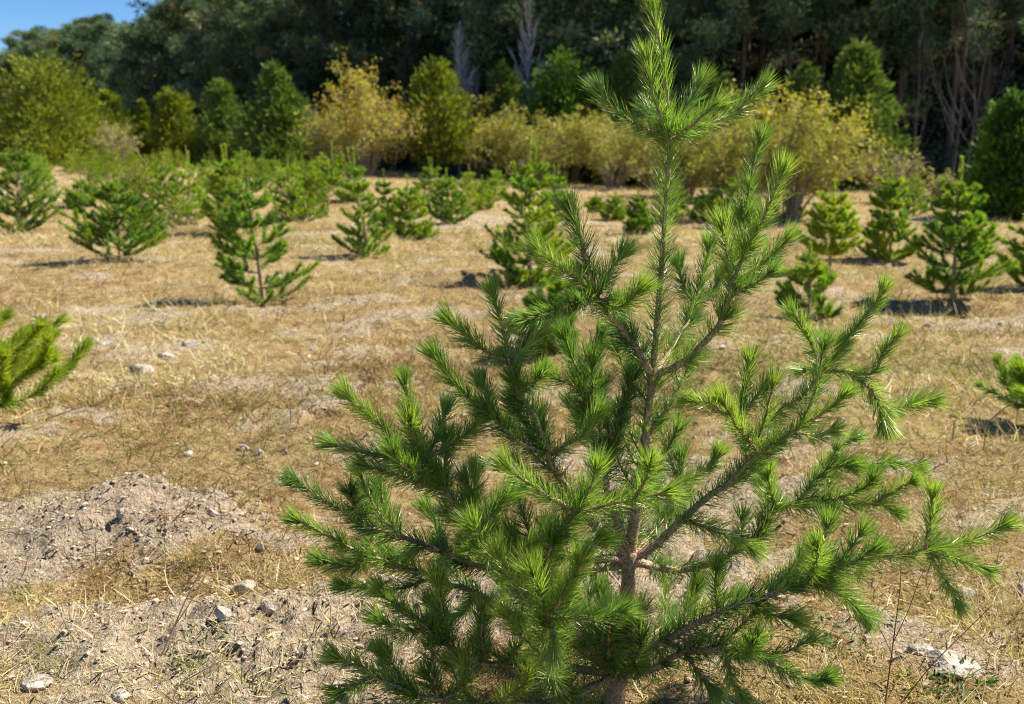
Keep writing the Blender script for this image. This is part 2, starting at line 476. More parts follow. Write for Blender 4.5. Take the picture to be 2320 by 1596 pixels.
FH = (13, 14.5, 12, 15, 11, 14)
FOREST = [forest_mesh(100 + k, h, op) for k, (h, op) in enumerate(((13, 0), (14.5, .3), (12, .1), (15, 1.0), (11, .0), (14, .8)))]
fr = random.Random(3)
spots = []
for row in range(8):
    for k in range(34):
        az = -.62 + 1.24 * (k + fr.uniform(-.35, .35) + .5 * (row % 2)) / 34
        D = (54 + row * 8.5 + fr.uniform(-2, 2))
        # the foot of the hill runs away to the left: shift rows with it
        x = D * math.tan(az); yy = hill_foot(x) + 3 + row * 8.0 + fr.uniform(-2.5, 2.5)
        x = yy * math.tan(az) + fr.uniform(-.8, .8)
        yy = max(yy, hill_foot(x) + 2)
        if all((x - q[0]) ** 2 + (yy - q[1]) ** 2 > (3.3 if x < 5 else 2.7) ** 2 for q in spots): spots.append((x, yy))
for (x, yy) in spots:
    dist = math.hypot(x, yy)
    right = x > 8
    v = fr.choice([3, 5, 3, 1]) if right else fr.choice([0, 1, 2, 4])
    lab = ('tall dark pine with bare lower trunk in the shaded wood on the right slope' if right else
           'dark green broad crowned pine in the dense wood behind the junipers' if x > -26 else 'dark pine on the hill under the blue sky at left')
    zb = float(hill(x, yy)) - .2
    s = fr.uniform(.8, 1.12)
    px = 1160 + FV * x / (yy * math.cos(PITCH))
    if px < 445:                                                # the ridge falls away to the left: keep the tree tops on its line
        lim = np.interp(px - 45, [-200, 0, 40, 80, 125, 185, 240, 300, 345, 400], [180, 112, 72, 50, 80, 34, 48, 60, 14, -40]) + fr.uniform(0, 22)
        top = at_depth(px, lim, yy)[2] - zb
        s = min(1.25, top / FH[v])
        if s < .55: continue
    t = thing('pine_tree', (x, yy, zb), lab, 'pine tree', 'pines of the wood on the hillside')
    t.rotation_euler.z = fr.uniform(0, 6.28)
    t.scale = (max(s, .8) * fr.uniform(.9, 1.15), max(s, .8) * fr.uniform(.9, 1.15), s)
    link('trunk', FOREST[v][0], t); link('crown', FOREST[v][1], t)

ug = MB(); n = 45000
ax_ = rng.uniform(-.66, .66, n); off = rng.random(n) ** 1.5 * 62 + .5
yy = hill_foot(np.tan(ax_) * 55) + off; x = yy * np.tan(ax_); yy = np.maximum(yy, hill_foot(x) + .3)
hh = 2.1 * fbm(x * .35, yy * .35, 77, 3) * rng.random(n) ** .7
d = norm(rng.normal(size=(n, 3)) + np.array([0, -.2, .5]))
kites(ug, np.stack([x, yy, hill(x, yy) + hh - .1], -1), d, .22 + .3 * rng.random(n), .11 + .1 * rng.random(n), np.clip(.35 + .7 * (fbm(x * .2, yy * .2, 78, 2) - .5) + .15 * rng.normal(size=n), 0, 1))
tag(link('undergrowth', ug.mesh('undergrowth', M['forest']), kind='stuff'), 'dark leafy undergrowth covering the slope beneath the wood pines', 'undergrowth', kind='stuff')

# ------------------------------------------------------------------ junipers in front of the wood
def juniper(base, H, Rm, seed, m, label, prof, dens=1.0, trunk=.06, lobes=.22, name='juniper_tree', cat='juniper', spray=1.0):
    """prof: list of (height fraction, radius fraction)"""
    global rng
    keep = rng; rng = np.random.default_rng(seed)
    t = thing(name, base, label, cat, 'junipers between the field and the wood')
    hs, rs = np.array(prof).T
    w = MB()
    C = catmull(np.array([[0, 0, -.3], [.05, 0, H * .3], [0, .05, H * .6], [0, 0, H * .92]]), .4)
    tube(w, C, trunk * H / 3, .02, 7, .4, flare=.4)
    lo = hs[0]
    for k in range(26):
        f = lo + (.9 - lo) * rng.random(); az = rng.random() * 6.28
        r = np.interp(f, hs, rs) * Rm * .8
        o = np.array([0, 0, max(.1, f * H - r * .35)])
        tube(w, catmull([o, o + np.array([math.cos(az) * r * .6, math.sin(az) * r * .6, r * .2]), np.array([math.cos(az) * r, math.sin(az) * r, f * H])], .4), .045, .012, 4, .4)
    link('trunk', w.mesh('juniper_trunk', M['juniper_bark']), t)
    nb = int(110 * dens + 25); per = 68
    P_, D_, T_ = [], [], []
    leads = [(0, 0, 1.0)] + [(Rm * .38 * math.cos(a_), Rm * .38 * math.sin(a_), .70 + .24 * rng.random()) for a_ in rng.random(3) * 6.28]
    for k in range(nb):
        f = lo + (1 - lo) * ((k + rng.random()) / nb) ** 1.15
        ld = int(rng.random() * 3.999); ox, oy, hf = leads[ld]
        r = float(np.interp(f, hs, rs)) * Rm * (.72 if ld else .9) * (1 + lobes * 1.5 * (rng.random() - .55))
        az = k * 2.39996 + rng.normal() * .5
        o = np.array([math.cos(az), math.sin(az), 0.0])
        br_ = (.13 + .24 * rng.random()) * Rm * (.40 + .75 * float(np.interp(f, hs, rs)))
        c0 = np.array([ox, oy, 0]) * (1 - f * .5) + o * max(0, r - br_ * .7) + np.array([0, 0, f * hf * H - br_ * .3])
        g3 = rng.normal(size=(per, 3)); g3 = norm(g3) * (rng.random((per, 1)) ** .4)
        ax = norm(o + np.array([0, 0, .9]))
        p = c0 + g3 * br_ + ax * (g3 @ ax)[:, None] * br_ * .55
        P_.append(p); D_.append(norm(g3 * .9 + ax * .8 + rng.normal(size=(per, 3)) * .3))
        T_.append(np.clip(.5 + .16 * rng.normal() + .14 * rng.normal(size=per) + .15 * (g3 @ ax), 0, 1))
    q = int(1900 * dens)                                        # inner, older sprays
    f = lo + (.95 - lo) * rng.random(q); az = rng.random(q) * 6.28; r = np.interp(f, hs, rs) * Rm * .72 * np.sqrt(rng.random(q))
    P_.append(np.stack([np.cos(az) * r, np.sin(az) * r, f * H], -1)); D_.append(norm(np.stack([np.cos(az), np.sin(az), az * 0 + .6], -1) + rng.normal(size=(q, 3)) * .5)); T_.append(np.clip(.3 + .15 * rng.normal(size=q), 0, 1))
    p, d, tn = np.concatenate(P_), np.concatenate(D_), np.concatenate(T_); n = len(p)
    L = (.18 + .17 * rng.random(n)) * spray * (H / 6) ** .3
    c = MB(); kites(c, p, d, L, L * .36, tn)
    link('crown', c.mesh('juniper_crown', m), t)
    rng = keep
    return t

ROUND = [(.04, .8), (.18, .98), (.4, 1.0), (.6, .88), (.8, .66), (.93, .42), (1, .1)]
CONE = [(.04, .8), (.15, 1.0), (.35, .86), (.55, .62), (.75, .38), (.9, .18), (1, .03)]
CONE2 = [(.04, .8), (.2, 1.0), (.45, .88), (.65, .62), (.82, .34), (1, .06)]
OPEN = [(.26, .45), (.36, .95), (.5, 1.0), (.65, .78), (.8, .5), (.92, .26), (1, .04)]
COLM = [(.02, .8), (.2, 1.0), (.5, .95), (.75, .72), (.9, .42), (1, .08)]
def jun(px, ptop, halfw, Yd, seed, m, label, prof, **kw):
    x = at_depth(px, 300, Yd)[0]; zt = at_depth(px, ptop, Yd)[2]
    zb = float(height(x, Yd))
    return juniper((x, Yd, zb), zt - zb, halfw * Yd / FV, seed, m, label, prof, **kw)
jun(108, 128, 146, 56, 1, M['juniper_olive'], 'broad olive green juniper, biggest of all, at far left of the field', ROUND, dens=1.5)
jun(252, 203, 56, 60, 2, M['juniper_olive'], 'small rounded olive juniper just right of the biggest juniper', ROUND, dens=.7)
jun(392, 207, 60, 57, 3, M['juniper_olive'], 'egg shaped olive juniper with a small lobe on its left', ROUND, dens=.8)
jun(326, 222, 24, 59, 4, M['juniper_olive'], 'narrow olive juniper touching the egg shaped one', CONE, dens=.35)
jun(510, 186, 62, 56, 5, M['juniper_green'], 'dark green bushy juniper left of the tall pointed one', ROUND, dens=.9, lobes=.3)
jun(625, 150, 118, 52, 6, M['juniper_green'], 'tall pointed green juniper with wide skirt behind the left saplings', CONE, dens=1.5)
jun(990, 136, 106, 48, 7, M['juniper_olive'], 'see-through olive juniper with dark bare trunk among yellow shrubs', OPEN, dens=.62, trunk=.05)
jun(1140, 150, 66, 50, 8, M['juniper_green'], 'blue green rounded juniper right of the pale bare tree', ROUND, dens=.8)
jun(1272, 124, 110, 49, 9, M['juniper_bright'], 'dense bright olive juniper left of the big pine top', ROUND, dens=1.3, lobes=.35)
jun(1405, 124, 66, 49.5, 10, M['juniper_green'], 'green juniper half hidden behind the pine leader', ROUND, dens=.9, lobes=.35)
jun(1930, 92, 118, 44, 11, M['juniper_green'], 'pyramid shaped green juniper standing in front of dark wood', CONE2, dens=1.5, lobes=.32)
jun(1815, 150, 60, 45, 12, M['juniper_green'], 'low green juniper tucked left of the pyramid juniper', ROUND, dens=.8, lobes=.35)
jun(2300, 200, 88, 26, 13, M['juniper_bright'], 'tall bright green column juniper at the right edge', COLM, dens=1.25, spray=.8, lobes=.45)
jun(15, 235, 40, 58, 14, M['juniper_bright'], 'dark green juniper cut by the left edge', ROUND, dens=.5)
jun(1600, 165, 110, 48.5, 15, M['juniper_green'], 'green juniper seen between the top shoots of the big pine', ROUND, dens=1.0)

# ------------------------------------------------------------------ yellow shrubs and bare trees
def shrub(px, ptop, halfw, Yd, seed, label, leafy=1.0, m=None, group='autumn shrubs along the field edge', name='yellow_shrub', hue=.0):
    global rng
    keep = rng; rng = np.random.default_rng(seed)
    x = at_depth(px, 300, Yd)[0]; zb = float(height(x, Yd)); H = at_depth(px, ptop, Yd)[2] - zb; Rw = halfw * Yd / FV
    t = thing(name, (x, Yd, zb), label, 'shrub', group)
    w = MB(); tips = []
    for k in range(26):
        az = rng.random() * 6.28; rr = Rw * (.15 + .85 * rng.random() ** .7)
        hh = H * math.sqrt(max(.06, 1 - (rr / Rw) ** 2 * .8)) * (.8 + .2 * rng.random())
        o = np.array([math.cos(az) * .2, math.sin(az) * .2, -.1])
        e = np.array([math.cos(az) * rr, math.sin(az) * rr, hh])
        mid = o * .4 + e * .6 * np.array([.62, .62, 1.1])
        C = catmull([o, mid, e], .3); tube(w, C[::2], .035, .008, 4, .5); tips.append(C)
        for q in range(9):
            i = int(len(C) * (.3 + .68 * rng.random())); s = C[min(i, len(C) - 1)]
            d = norm(np.array([math.cos(az), math.sin(az), .6]) + rng.normal(size=3) * .8)
            B = catmull([s, s + d * H * .11 + rng.normal(size=3) * .05, s + d * H * .22 + np.array([0, 0, .05])], .2)
            tube(w, B[::2] if len(B) > 4 else B, .012, .004, 3, .5); tips.append(B)
            for z in range(3):
                s2 = B[int(len(B) * rng.random())]; d2 = norm(d + rng.normal(size=3) * .7)
                B2 = np.array([s2, s2 + d2 * H * .05, s2 + d2 * H * .1]); tube(w, B2, .006, .003, 3, .5); tips.append(B2)
    link('stems', w.mesh('shrub_stems', M['twig']), t)
    pts = np.concatenate([c[len(c) // 3:] for c in tips])
    n = int(9500 * leafy)
    p = pts[rng.integers(0, len(pts), n)] + rng.normal(size=(n, 3)) * np.array([.09, .09, .07]) * H / 3
    frac = np.clip(p[:, 2] / H, 0, 1)
    p = p[rng.random(n) < .22 + .75 * frac]; n = len(p)
    frac = np.clip(p[:, 2] / H, 0, 1)
    tn = np.clip(.28 + hue + .35 * (fbm(p[:, 0] * 1.3, p[:, 2] * 1.3 + seed, seed, 2)) * frac + .2 * rng.normal(size=n), 0, 1)
    c = MB(); L = (.05 + .04 * rng.random(n)) * (Yd / 28) ** .55
    kites(c, p, norm(rng.normal(size=(n, 3))), L * 1.3, L, tn)
    link('leaves', c.mesh('shrub_leaves', m or M['yellow']), t)
    rng = keep
    return t
shrub(830, 165, 100, 46, 1, 'tall tan shrub with orange topped leaves left of the see-through juniper', .95, hue=.32)
shrub(1075, 225, 70, 49, 2, 'thin yellow shrub right of the see-through juniper', .7)
shrub(1200, 258, 150, 44, 3, 'wide low yellow green shrub behind the middle sapling', 1.0)
shrub(1390, 262, 150, 42, 4, 'yellow brown shrub left of the big pine stem', 1.0)
shrub(1560, 290, 120, 36, 6, 'pale yellow shrub behind the big pine stem', .9)
shrub(1790, 212, 185, 25.5, 5, 'big round golden yellow shrub right of the big pine top', 1.5, hue=.12)
shrub(1290, 268, 150, 47, 11, 'low olive yellow shrub behind the gap between two middle shrubs', 1.1)
shrub(1480, 270, 150, 45, 12, 'olive yellow shrub just left of the big pine stem', 1.1)
shrub(1650, 270, 100, 34, 13, 'olive shrub filling the gap left of the golden shrub', 1.1)
shrub(262, 285, 52, 50, 7, 'low leafless grey shrub between two olive junipers', .12, name='grey_shrub')
shrub(740, 245, 30, 48, 8, 'small brown twiggy shrub beside the tall pointed juniper', .3, name='grey_shrub')
shrub(2020, 330, 70, 33, 9, 'dark leafless thicket shrub right of the golden shrub', .12, name='grey_shrub')
shrub(2120, 390, 60, 31, 10, 'low bare thicket shrub in front of the shaded wood at right', .1, name='grey_shrub')

def bare_tree(px, ptop, Yd, halfw, seed, m, label, lean=0., stems=1, tw=1.0, nbr=46):
    global rng
    keep = rng; rng = np.random.default_rng(seed)
    x = at_depth(px, 200, Yd)[0]; zb = max(float(height(x, Yd)), float(hill(np.array(x), np.array(Yd))) if Yd > hill_foot(np.array(x)) else 0) - .1
    H = at_depth(px, ptop, Yd)[2] - zb; Rw = halfw * Yd / FV
    t = thing('bare_tree', (x, Yd, zb), label, 'bare tree', 'leafless trees before the wood')
    w = MB(); br = MB()
    for s in range(stems):
        ox = (s - (stems - 1) / 2) * .5
        C = catmull([[ox, 0, -.2], [ox * 1.5 + lean * .3 + rng.normal() * .1, 0, H * .35], [ox * 2 + lean * .6, rng.normal() * .2, H * .7], [ox * 2.2 + lean, 0, H]], .4)
        tube(w, C, .10 if tw > 1 else .065, .015, 6, .5)
        for k in range(nbr):
            f = .22 + .76 * rng.random(); o = C[int(f * (len(C) - 1))]
            az = rng.random() * 6.28; r = Rw * (1.15 - f) * (.5 + .8 * rng.random())
            e = o + np.array([math.cos(az) * r, math.sin(az) * r, r * (1.6 + 1.2 * rng.random())])
            B = catmull([o, (o + e) / 2 + np.array([math.cos(az), math.sin(az), -.3]) * r * .15, e], .35)
            tube(br, B, .035 * tw, .010 * tw, 4, .5)
            for q in range(5):
                i = int(len(B) * (.3 + .6 * rng.random())); d = norm(e - o + rng.normal(size=3) * r * .6)
                tube(br, np.array([B[min(i, len(B) - 1)], B[min(i, len(B) - 1)] + d * r * .35, B[min(i, len(B) - 1)] + d * r * .7 + np.array([0, 0, .1])]), .014 * tw, .007 * tw, 3, .5)
    link('trunk', w.mesh('bare_trunk', m), t); link('branches', br.mesh('bare_branches', m), t)
    rng = keep
bare_tree(1040, 62, 53, 44, 1, M['grey_bark'], 'pale grey leafless tree with upswept twigs behind the see-through juniper', tw=1.9, nbr=80)
bare_tree(1192, -40, 52, 42, 2, M['grey_bark'], 'tall grey leafless tree rising out of the frame left of the pine leader', .2, tw=1.7, nbr=70)
bare_tree(2185, -80, 42, 110, 3, M['shade_bark'], 'tall purple grey leafless tree before the dark wood at right', .3, 2, .5, 14)
bare_tree(2090, 90, 43, 70, 4, M['shade_bark'], 'smaller leafless tree left of the tall purple grey one', -.3, 1, .5, 14)

# ------------------------------------------------------------------ pines: needles along shoots
def needles(mb, P, n_per_m, L, wd, seg, tint, a0=28, a1=58, start=0.0, droop=.1, sweep=.30, age=0.0):
    """needles round a shoot; they lean along it, closer towards its tip"""
    s = arclen(P); tot = s[-1]
    if tot < .01: return
    n = int(n_per_m * tot * (1 - start))
    q = start * tot + (1 - start) * tot * np.sort(rng.random(n))
    nt_ = int(n_per_m * .07 * min(1, tot / .08))
    q = np.concatenate([q, tot - .014 * rng.random(nt_) * min(1, L / .07)])
    sd_ = rng.random() * 90
    q = np.sort(q[rng.random(len(q)) < .35 + 1.3 * vnoise(q * 38 + sd_, q * 0 + sd_, 5)])
    nt_ = min(nt_, len(q)); n = len(q)
    if n < 2: return
    p = np.stack([np.interp(q, s, P[:, k]) for k in range(3)], -1)
    T = norm(np.gradient(P, axis=0)); T = norm(np.stack([np.interp(q, s, T[:, k]) for k in range(3)], -1))
    ref = np.array([.2, .3, .93]); A = norm(np.cross(T, ref)); B = np.cross(T, A)
    ph = rng.random(n) * 2 * np.pi
    fz = (np.arange(n) // 3) * 3                                # needles come in bundles of three
    ph = ph[fz] + .38 * rng.normal(size=n)
    p = p[fz]; T = T[fz]; A = A[fz]; B = B[fz]; q = q[fz]
    rad = A * np.cos(ph)[:, None] + B * np.sin(ph)[:, None]
    young = np.clip((q - tot * .2) / max(tot * .8, 1e-6), 0, 1)
    th = np.radians(a1 + (a0 - a1) * young + (rng.normal(size=n) * 9)[fz] + rng.normal(size=n) * 6)
    if nt_: th[-nt_:] = np.radians(a0 * 1.25 * rng.random(nt_) ** .6)
    D = norm(T * np.cos(th)[:, None] + rad * np.sin(th)[:, None])
    bend = (T * .8 + np.array([0, 0, .25])) * (sweep * (.5 + .7 * rng.random(n)) * np.clip(th / .7, .2, 1.2))[:, None] + np.array([0, 0, -1.0]) * (droop * (1 - young * .6) * rng.random(n) * 2)[:, None] + rng.normal(size=(n, 3)) * .06
    ln = L * (.86 + .24 * rng.random(n)) * (.82 + .18 * young)
    tn = np.clip(tint + .15 * rng.normal(size=n) + .14 * (young - .5), 0, .94)
    tn = np.where(rng.random(n) < .006 + age * .015, 1.0, tn)
    blades(mb, p + rad * .003, D, ln, wd * (.8 + .4 * rng.random(n)), bend, seg, tn, tip=.6, side=norm(np.cross(D, rad + rng.normal(size=(n, 3)) * .6)))

def bud(mb, P, r):
    d = norm(P[-1] - P[-2])
    tube(mb, np.array([P[-1], P[-1] + d * r * 2.2, P[-1] + d * r * 5]), r, r * .3, 5, 1.0)

# ---- the big young pine in front. Strokes: (x, y in the view, metres nearer (-) or farther (+) than the stem)
def wp(pts): return np.array([at_depth(x, y, PINE_Y + d) for x, y, d in pts])
BR = [
 # top whorl
 [[(1517,315,0),(1460,297,-.02),(1395,250,-.05),(1340,180,-.06)]],
 [[(1520,315,0),(1600,282,0),(1685,240,.02),(1748,178,.03)]],
 [[(1515,318,0),(1485,235,-.04),(1467,150,-.05),(1458,95,-.05)]],
 [[(1520,312,0),(1550,255,.05),(1580,200,.08),(1598,155,.09)]],
 [[(1520,315,0),(1565,285,-.08),(1615,245,-.12),(1650,200,-.13)]],
 [[(1516,318,0),(1500,280,.08),(1470,250,.14),(1452,220,.16)]],
 # third whorl
 [[(1478,848,0),(1430,780,-.05),(1385,715,-.08),(1357,680,-.1),(1335,600,-.12),(1310,530,-.13),(1283,445,-.13)],
  [(1357,680,-.1),(1310,640,-.14),(1260,600,-.18),(1192,542,-.2)], [(1357,680,-.1),(1290,690,-.2),(1220,715,-.28),(1152,738,-.33)],
  [(1360,665,-.1),(1385,610,-.05),(1434,548,-.02)], [(1357,680,-.1),(1410,692,-.14),(1474,632,-.18)], [(1345,620,-.11),(1310,610,-.04),(1275,590,.0)]],
 [[(1482,855,0),(1560,810,-.03),(1620,750,-.05),(1650,680,-.06),(1655,650,-.06),(1645,560,-.05),(1630,478,-.05)],
  [(1655,650,-.06),(1700,550,-.08),(1745,460,-.1),(1788,358,-.11)], [(1655,655,-.06),(1720,605,-.02),(1803,525,0)],
  [(1652,650,-.06),(1680,520,.02),(1705,400,.05),(1730,285,.06)], [(1650,670,-.06),(1720,640,-.12),(1768,595,-.15)]],
 [[(1484,845,0),(1530,780,.1),(1575,690,.2),(1600,600,.26),(1612,530,.28)], [(1575,690,.2),(1545,640,.26),(1530,575,.3)], [(1575,690,.2),(1620,650,.25),(1640,600,.27)]],
 [[(1478,845,0),(1445,800,.12),(1415,740,.2),(1398,660,.24)]],
 # second whorl
 [[(1427,1270,0),(1364,1210,-.05),(1300,1130,-.1),(1254,1062,-.14),(1247,1031,-.15),(1217,952,-.16),(1177,885,-.17),(1153,818,-.17),(1143,765,-.17),(1106,632,-.17)],
  [(1247,1031,-.15),(1170,998,-.2),(1110,942,-.24),(1057,898,-.27),(1020,852,-.28),(965,778,-.3)],
  [(1153,818,-.17),(1107,802,-.2),(1057,765,-.24),(993,706,-.26)], [(1155,822,-.17),(1195,785,-.12),(1242,732,-.1)],
  [(1177,885,-.17),(1212,868,-.25),(1240,830,-.3)], [(1247,1031,-.15),(1320,985,-.2),(1373,908,-.22)], [(1110,942,-.24),(1100,890,-.2),(1075,840,-.17)],
  [(1300,1130,-.1),(1250,1120,-.02),(1200,1080,.05),(1150,1020,.08)]],
 [[(1427,1268,0),(1394,1170,-.02),(1372,1080,0),(1350,1000,.02),(1333,930,.03),(1318,860,.03),(1290,800,.03),(1268,735,.02)],
  [(1333,930,.03),(1345,870,0),(1345,790,-.02)], [(1318,870,.03),(1340,800,.08),(1378,738,.1)], [(1372,1080,0),(1400,960,0),(1425,890,0),(1438,825,0)],
  [(1325,890,.03),(1285,865,0),(1222,832,-.02)], [(1350,1000,.02),(1310,950,.1),(1290,890,.14)]],
 [[(1435,1268,0),(1500,1222,0),(1560,1165,0),(1640,1100,0),(1720,1030,0),(1800,980,-.02),(1860,940,-.03),(1938,872,-.05)],
  [(1690,1055,0),(1722,975,.06),(1813,898,.12),(1867,842,.15),(1897,798,.16),(1947,738,.17),(2017,632,.17)],
  [(1867,842,.15),(1847,798,.12),(1823,752,.1),(1780,685,.09)], [(1867,842,.15),(1913,842,.12),(1977,842,.1),(2003,798,.1),(2053,738,.1)],
  [(1913,842,.12),(1963,872,.05),(1993,918,0),(2012,992,-.03)], [(1993,918,0),(2027,928,.03),(2080,915,.05),(2136,903,.06)],
  [(1867,842,.15),(1840,838,.2),(1785,845,.22)], [(1720,1030,0),(1690,985,-.06),(1663,958,-.08),(1622,882,-.1)],
  [(1650,945,-.08),(1600,915,-.14),(1538,902,-.18)], [(1690,985,-.05),(1677,928,.02),(1690,860,.04),(1702,787,.05)],
  [(1677,935,.02),(1715,900,.04),(1748,852,.05)], [(1540,1180,0),(1613,1197,-.1),(1680,1229,-.14),(1733,1254,-.16)],
  [(1800,980,-.02),(1870,985,.04),(1920,960,.06)]],
 [[(1425,1268,0),(1300,1262,-.1),(1160,1240,-.16),(1090,1210,-.2),(1045,1160,-.22),(1005,1110,-.23),(970,1045,-.24),(937,985,-.3),(922,940,-.36)],
  [(970,1045,-.24),(900,1020,-.24),(860,965,-.24),(760,875,-.25)], [(970,1045,-.24),(950,985,-.2),(930,920,-.18),(908,836,-.17)],
  [(980,1032,-.24),(1060,985,-.2),(1105,925,-.18)], [(970,1050,-.24),(900,1040,-.3),(842,1030,-.33),(716,996,-.36)],
  [(1005,1110,-.23),(907,1080,-.3),(795,1048,-.36)], [(965,1040,-.24),(1000,960,-.14),(1022,890,-.1)], [(985,1070,-.24),(920,1060,-.36),(875,1005,-.42)],
  [(1045,1160,-.22),(1075,1100,-.15),(1080,1040,-.1)]],
 [[(1430,1275,0),(1560,1290,.1),(1714,1223,.15),(1760,1147,.18),(1850,1150,.2),(1913,1147,.2),(1980,1143,.2),(2055,1165,.2)],
  [(1760,1147,.18),(1747,1110,.16),(1735,1050,.15)], [(1850,1150,.2),(1920,1120,.12),(1965,1100,.06),(1985,1060,.04)],
  [(1800,1148,.19),(1870,1070,.22),(1970,1050,.22),(2106,1058,.2)], [(1980,1143,.2),(2040,1105,.15),(2094,1078,.12)], [(1870,1075,.22),(1900,1010,.25),(1960,985,.26)]],
 [[(1430,1265,0),(1500,1180,.2),(1540,1100,.32),(1545,1010,.38)], [(1540,1100,.32),(1600,1060,.38),(1640,1010,.4)]],
 # lower whorl, towards the camera
 [[(1400,1530,0),(1300,1420,-.2),(1245,1320,-.3),(1240,1250,-.35),(1262,1210,-.37),(1304,1163,-.38),(1340,1100,-.4),(1356,1030,-.42)],
  [(1304,1163,-.38),(1240,1120,-.42),(1174,1080,-.46),(1120,1035,-.48)], [(1304,1163,-.38),(1360,1148,-.4),(1470,1127,-.42),(1545,1108,-.43)],
  [(1440,1132,-.41),(1470,1070,-.5),(1466,1018,-.54)], [(1262,1210,-.37),(1330,1230,-.42),(1390,1215,-.45)]],
 [[(1398,1530,0),(1300,1575,-.15),(1256,1540,-.28),(1242,1470,-.38),(1240,1400,-.45),(1280,1345,-.5),(1310,1280,-.53),(1322,1240,-.55)],
  [(1242,1400,-.45),(1307,1403,-.48),(1374,1397,-.5),(1446,1370,-.52)], [(1240,1400,-.45),(1215,1330,-.5),(1195,1270,-.52)], [(1242,1410,-.45),(1255,1450,-.5),(1245,1520,-.52)]],
 [[(1398,1525,0),(1280,1440,-.1),(1177,1330,-.25),(1120,1255,-.35),(1077,1203,-.42),(1055,1168,-.45)],
  [(1090,1220,-.4),(1110,1170,-.38),(1174,1095,-.36)], [(1130,1265,-.34),(1100,1250,-.4),(1035,1235,-.46)], [(1150,1290,-.3),(1180,1255,-.35),(1225,1215,-.38)]],
 # left
 [[(1424,1275,0),(1250,1310,0),(1100,1285,-.05),(963,1237,-.1),(823,1187,-.15),(720,1125,-.18),(640,1076,-.2)],
  [(823,1187,-.15),(800,1140,-.25),(788,1100,-.3)], [(900,1215,-.12),(880,1150,-.06),(828,1105,-.04)], [(1000,1250,-.09),(990,1190,0),(955,1135,.05)],
  [(963,1237,-.1),(900,1265,-.03),(830,1255,.0)]],
 [[(1400,1530,0),(1250,1430,.05),(1074,1345,.02),(987,1310,0),(840,1264,-.05),(720,1205,-.08),(642,1160,-.1)],
  [(840,1264,-.05),(790,1285,-.1),(700,1262,-.12)], [(987,1310,0),(880,1335,-.05),(752,1328,-.1)], [(1074,1345,.02),(1040,1390,.08),(960,1400,.1)], [(1150,1380,.04),(1130,1310,.12),(1080,1260,.16)]],
 [[(1398,1528,0),(1220,1505,-.1),(1097,1505,-.2),(1015,1465,-.26),(967,1425,-.3),(908,1380,-.34),(845,1328,-.38)],
  [(967,1425,-.3),(910,1430,-.36),(835,1395,-.42)], [(1015,1465,-.26),(1000,1400,-.2),(958,1345,-.16)], [(1097,1505,-.2),(1090,1440,-.12),(1110,1370,-.08)], [(1150,1505,-.16),(1180,1450,-.22),(1170,1390,-.25)]],
 [[(1396,1535,0),(1250,1590,-.1),(1113,1600,-.2),(980,1585,-.3),(917,1563,-.34),(840,1530,-.38),(735,1480,-.42)],
  [(917,1563,-.34),(870,1520,-.28),(848,1445,-.25)], [(840,1535,-.38),(790,1560,-.42),(735,1580,-.45)], [(1000,1588,-.28),(1060,1540,-.3),(1030,1475,-.3)], [(1113,1600,-.2),(1180,1560,-.28),(1200,1500,-.33)]],
 # short shoots in front of the lower stem
 [[(1402,1530,0),(1378,1480,-.12),(1384,1425,-.2),(1402,1372,-.24)]],
 [[(1402,1530,0),(1442,1500,-.1),(1452,1445,-.18),(1440,1392,-.2)]],
 # right
 [[(1402,1530,0),(1445,1490,-.05),(1530,1440,-.1),(1640,1380,-.14),(1740,1350,-.16),(1837,1315,-.18),(1900,1287,-.2),(1950,1266,-.21),(2008,1228,-.22)],
  [(1837,1315,-.18),(1850,1270,-.28),(1847,1222,-.33)], [(1840,1316,-.18),(1917,1360,-.2),(1982,1412,-.22)],
  [(1837,1315,-.18),(1920,1300,-.1),(1997,1264,-.05),(2070,1257,-.03),(2097,1247,-.02),(2167,1233,0),(2233,1212,0),(2304,1176,0)],
  [(2097,1247,-.02),(2110,1163,0),(2114,1092,0)], [(2100,1250,-.02),(2183,1270,-.06),(2262,1302,-.08)], [(2100,1250,-.02),(2150,1320,-.06),(2184,1394,-.08)],
  [(1627,1385,-.14),(1625,1330,-.14),(1627,1258,-.15)], [(1740,1350,-.16),(1790,1300,-.05),(1832,1242,.02)], [(1530,1440,-.1),(1560,1380,0),(1592,1300,.06)], [(1700,1365,-.15),(1760,1400,-.2),(1830,1400,-.22)]],
 [[(1402,1535,0),(1474,1515,-.06),(1547,1478,-.12),(1640,1470,-.2),(1700,1480,-.26),(1743,1500,-.3),(1787,1530,-.34),(1840,1547,-.37),(1902,1522,-.4)],
  [(1660,1472,-.22),(1700,1470,-.36),(1718,1432,-.42)], [(1640,1470,-.2),(1660,1540,-.25),(1700,1610,-.28)], [(1547,1478,-.12),(1600,1540,-.2),(1630,1590,-.22)]],
 [[(1400,1525,0),(1480,1440,.2),(1540,1390,.35),(1585,1320,.45)], [(1540,1390,.35),(1620,1370,.42),(1690,1330,.45)]],
 [[(1398,1525,0),(1360,1450,.2),(1300,1400,.35),(1260,1330,.42)], [(1330,1430,.26),(1360,1370,.34),(1360,1310,.38)]],
]
t = thing('young_pine', (PINE[0], PINE[1], float(height(PINE[0], PINE[1]))), 'large young pine with long needles in sharp focus in front', 'young pine')
org = np.array(t.location)
w = MB()
T1 = catmull(wp([(1392,1650,0),(1400,1530,0),(1420,1400,0),(1425,1270,0),(1440,1170,0),(1462,1000,0),(1480,850,0),(1492,700,0),(1505,520,0),(1517,315,0),(1503,150,-.02),(1480,20,-.03)]), .02)
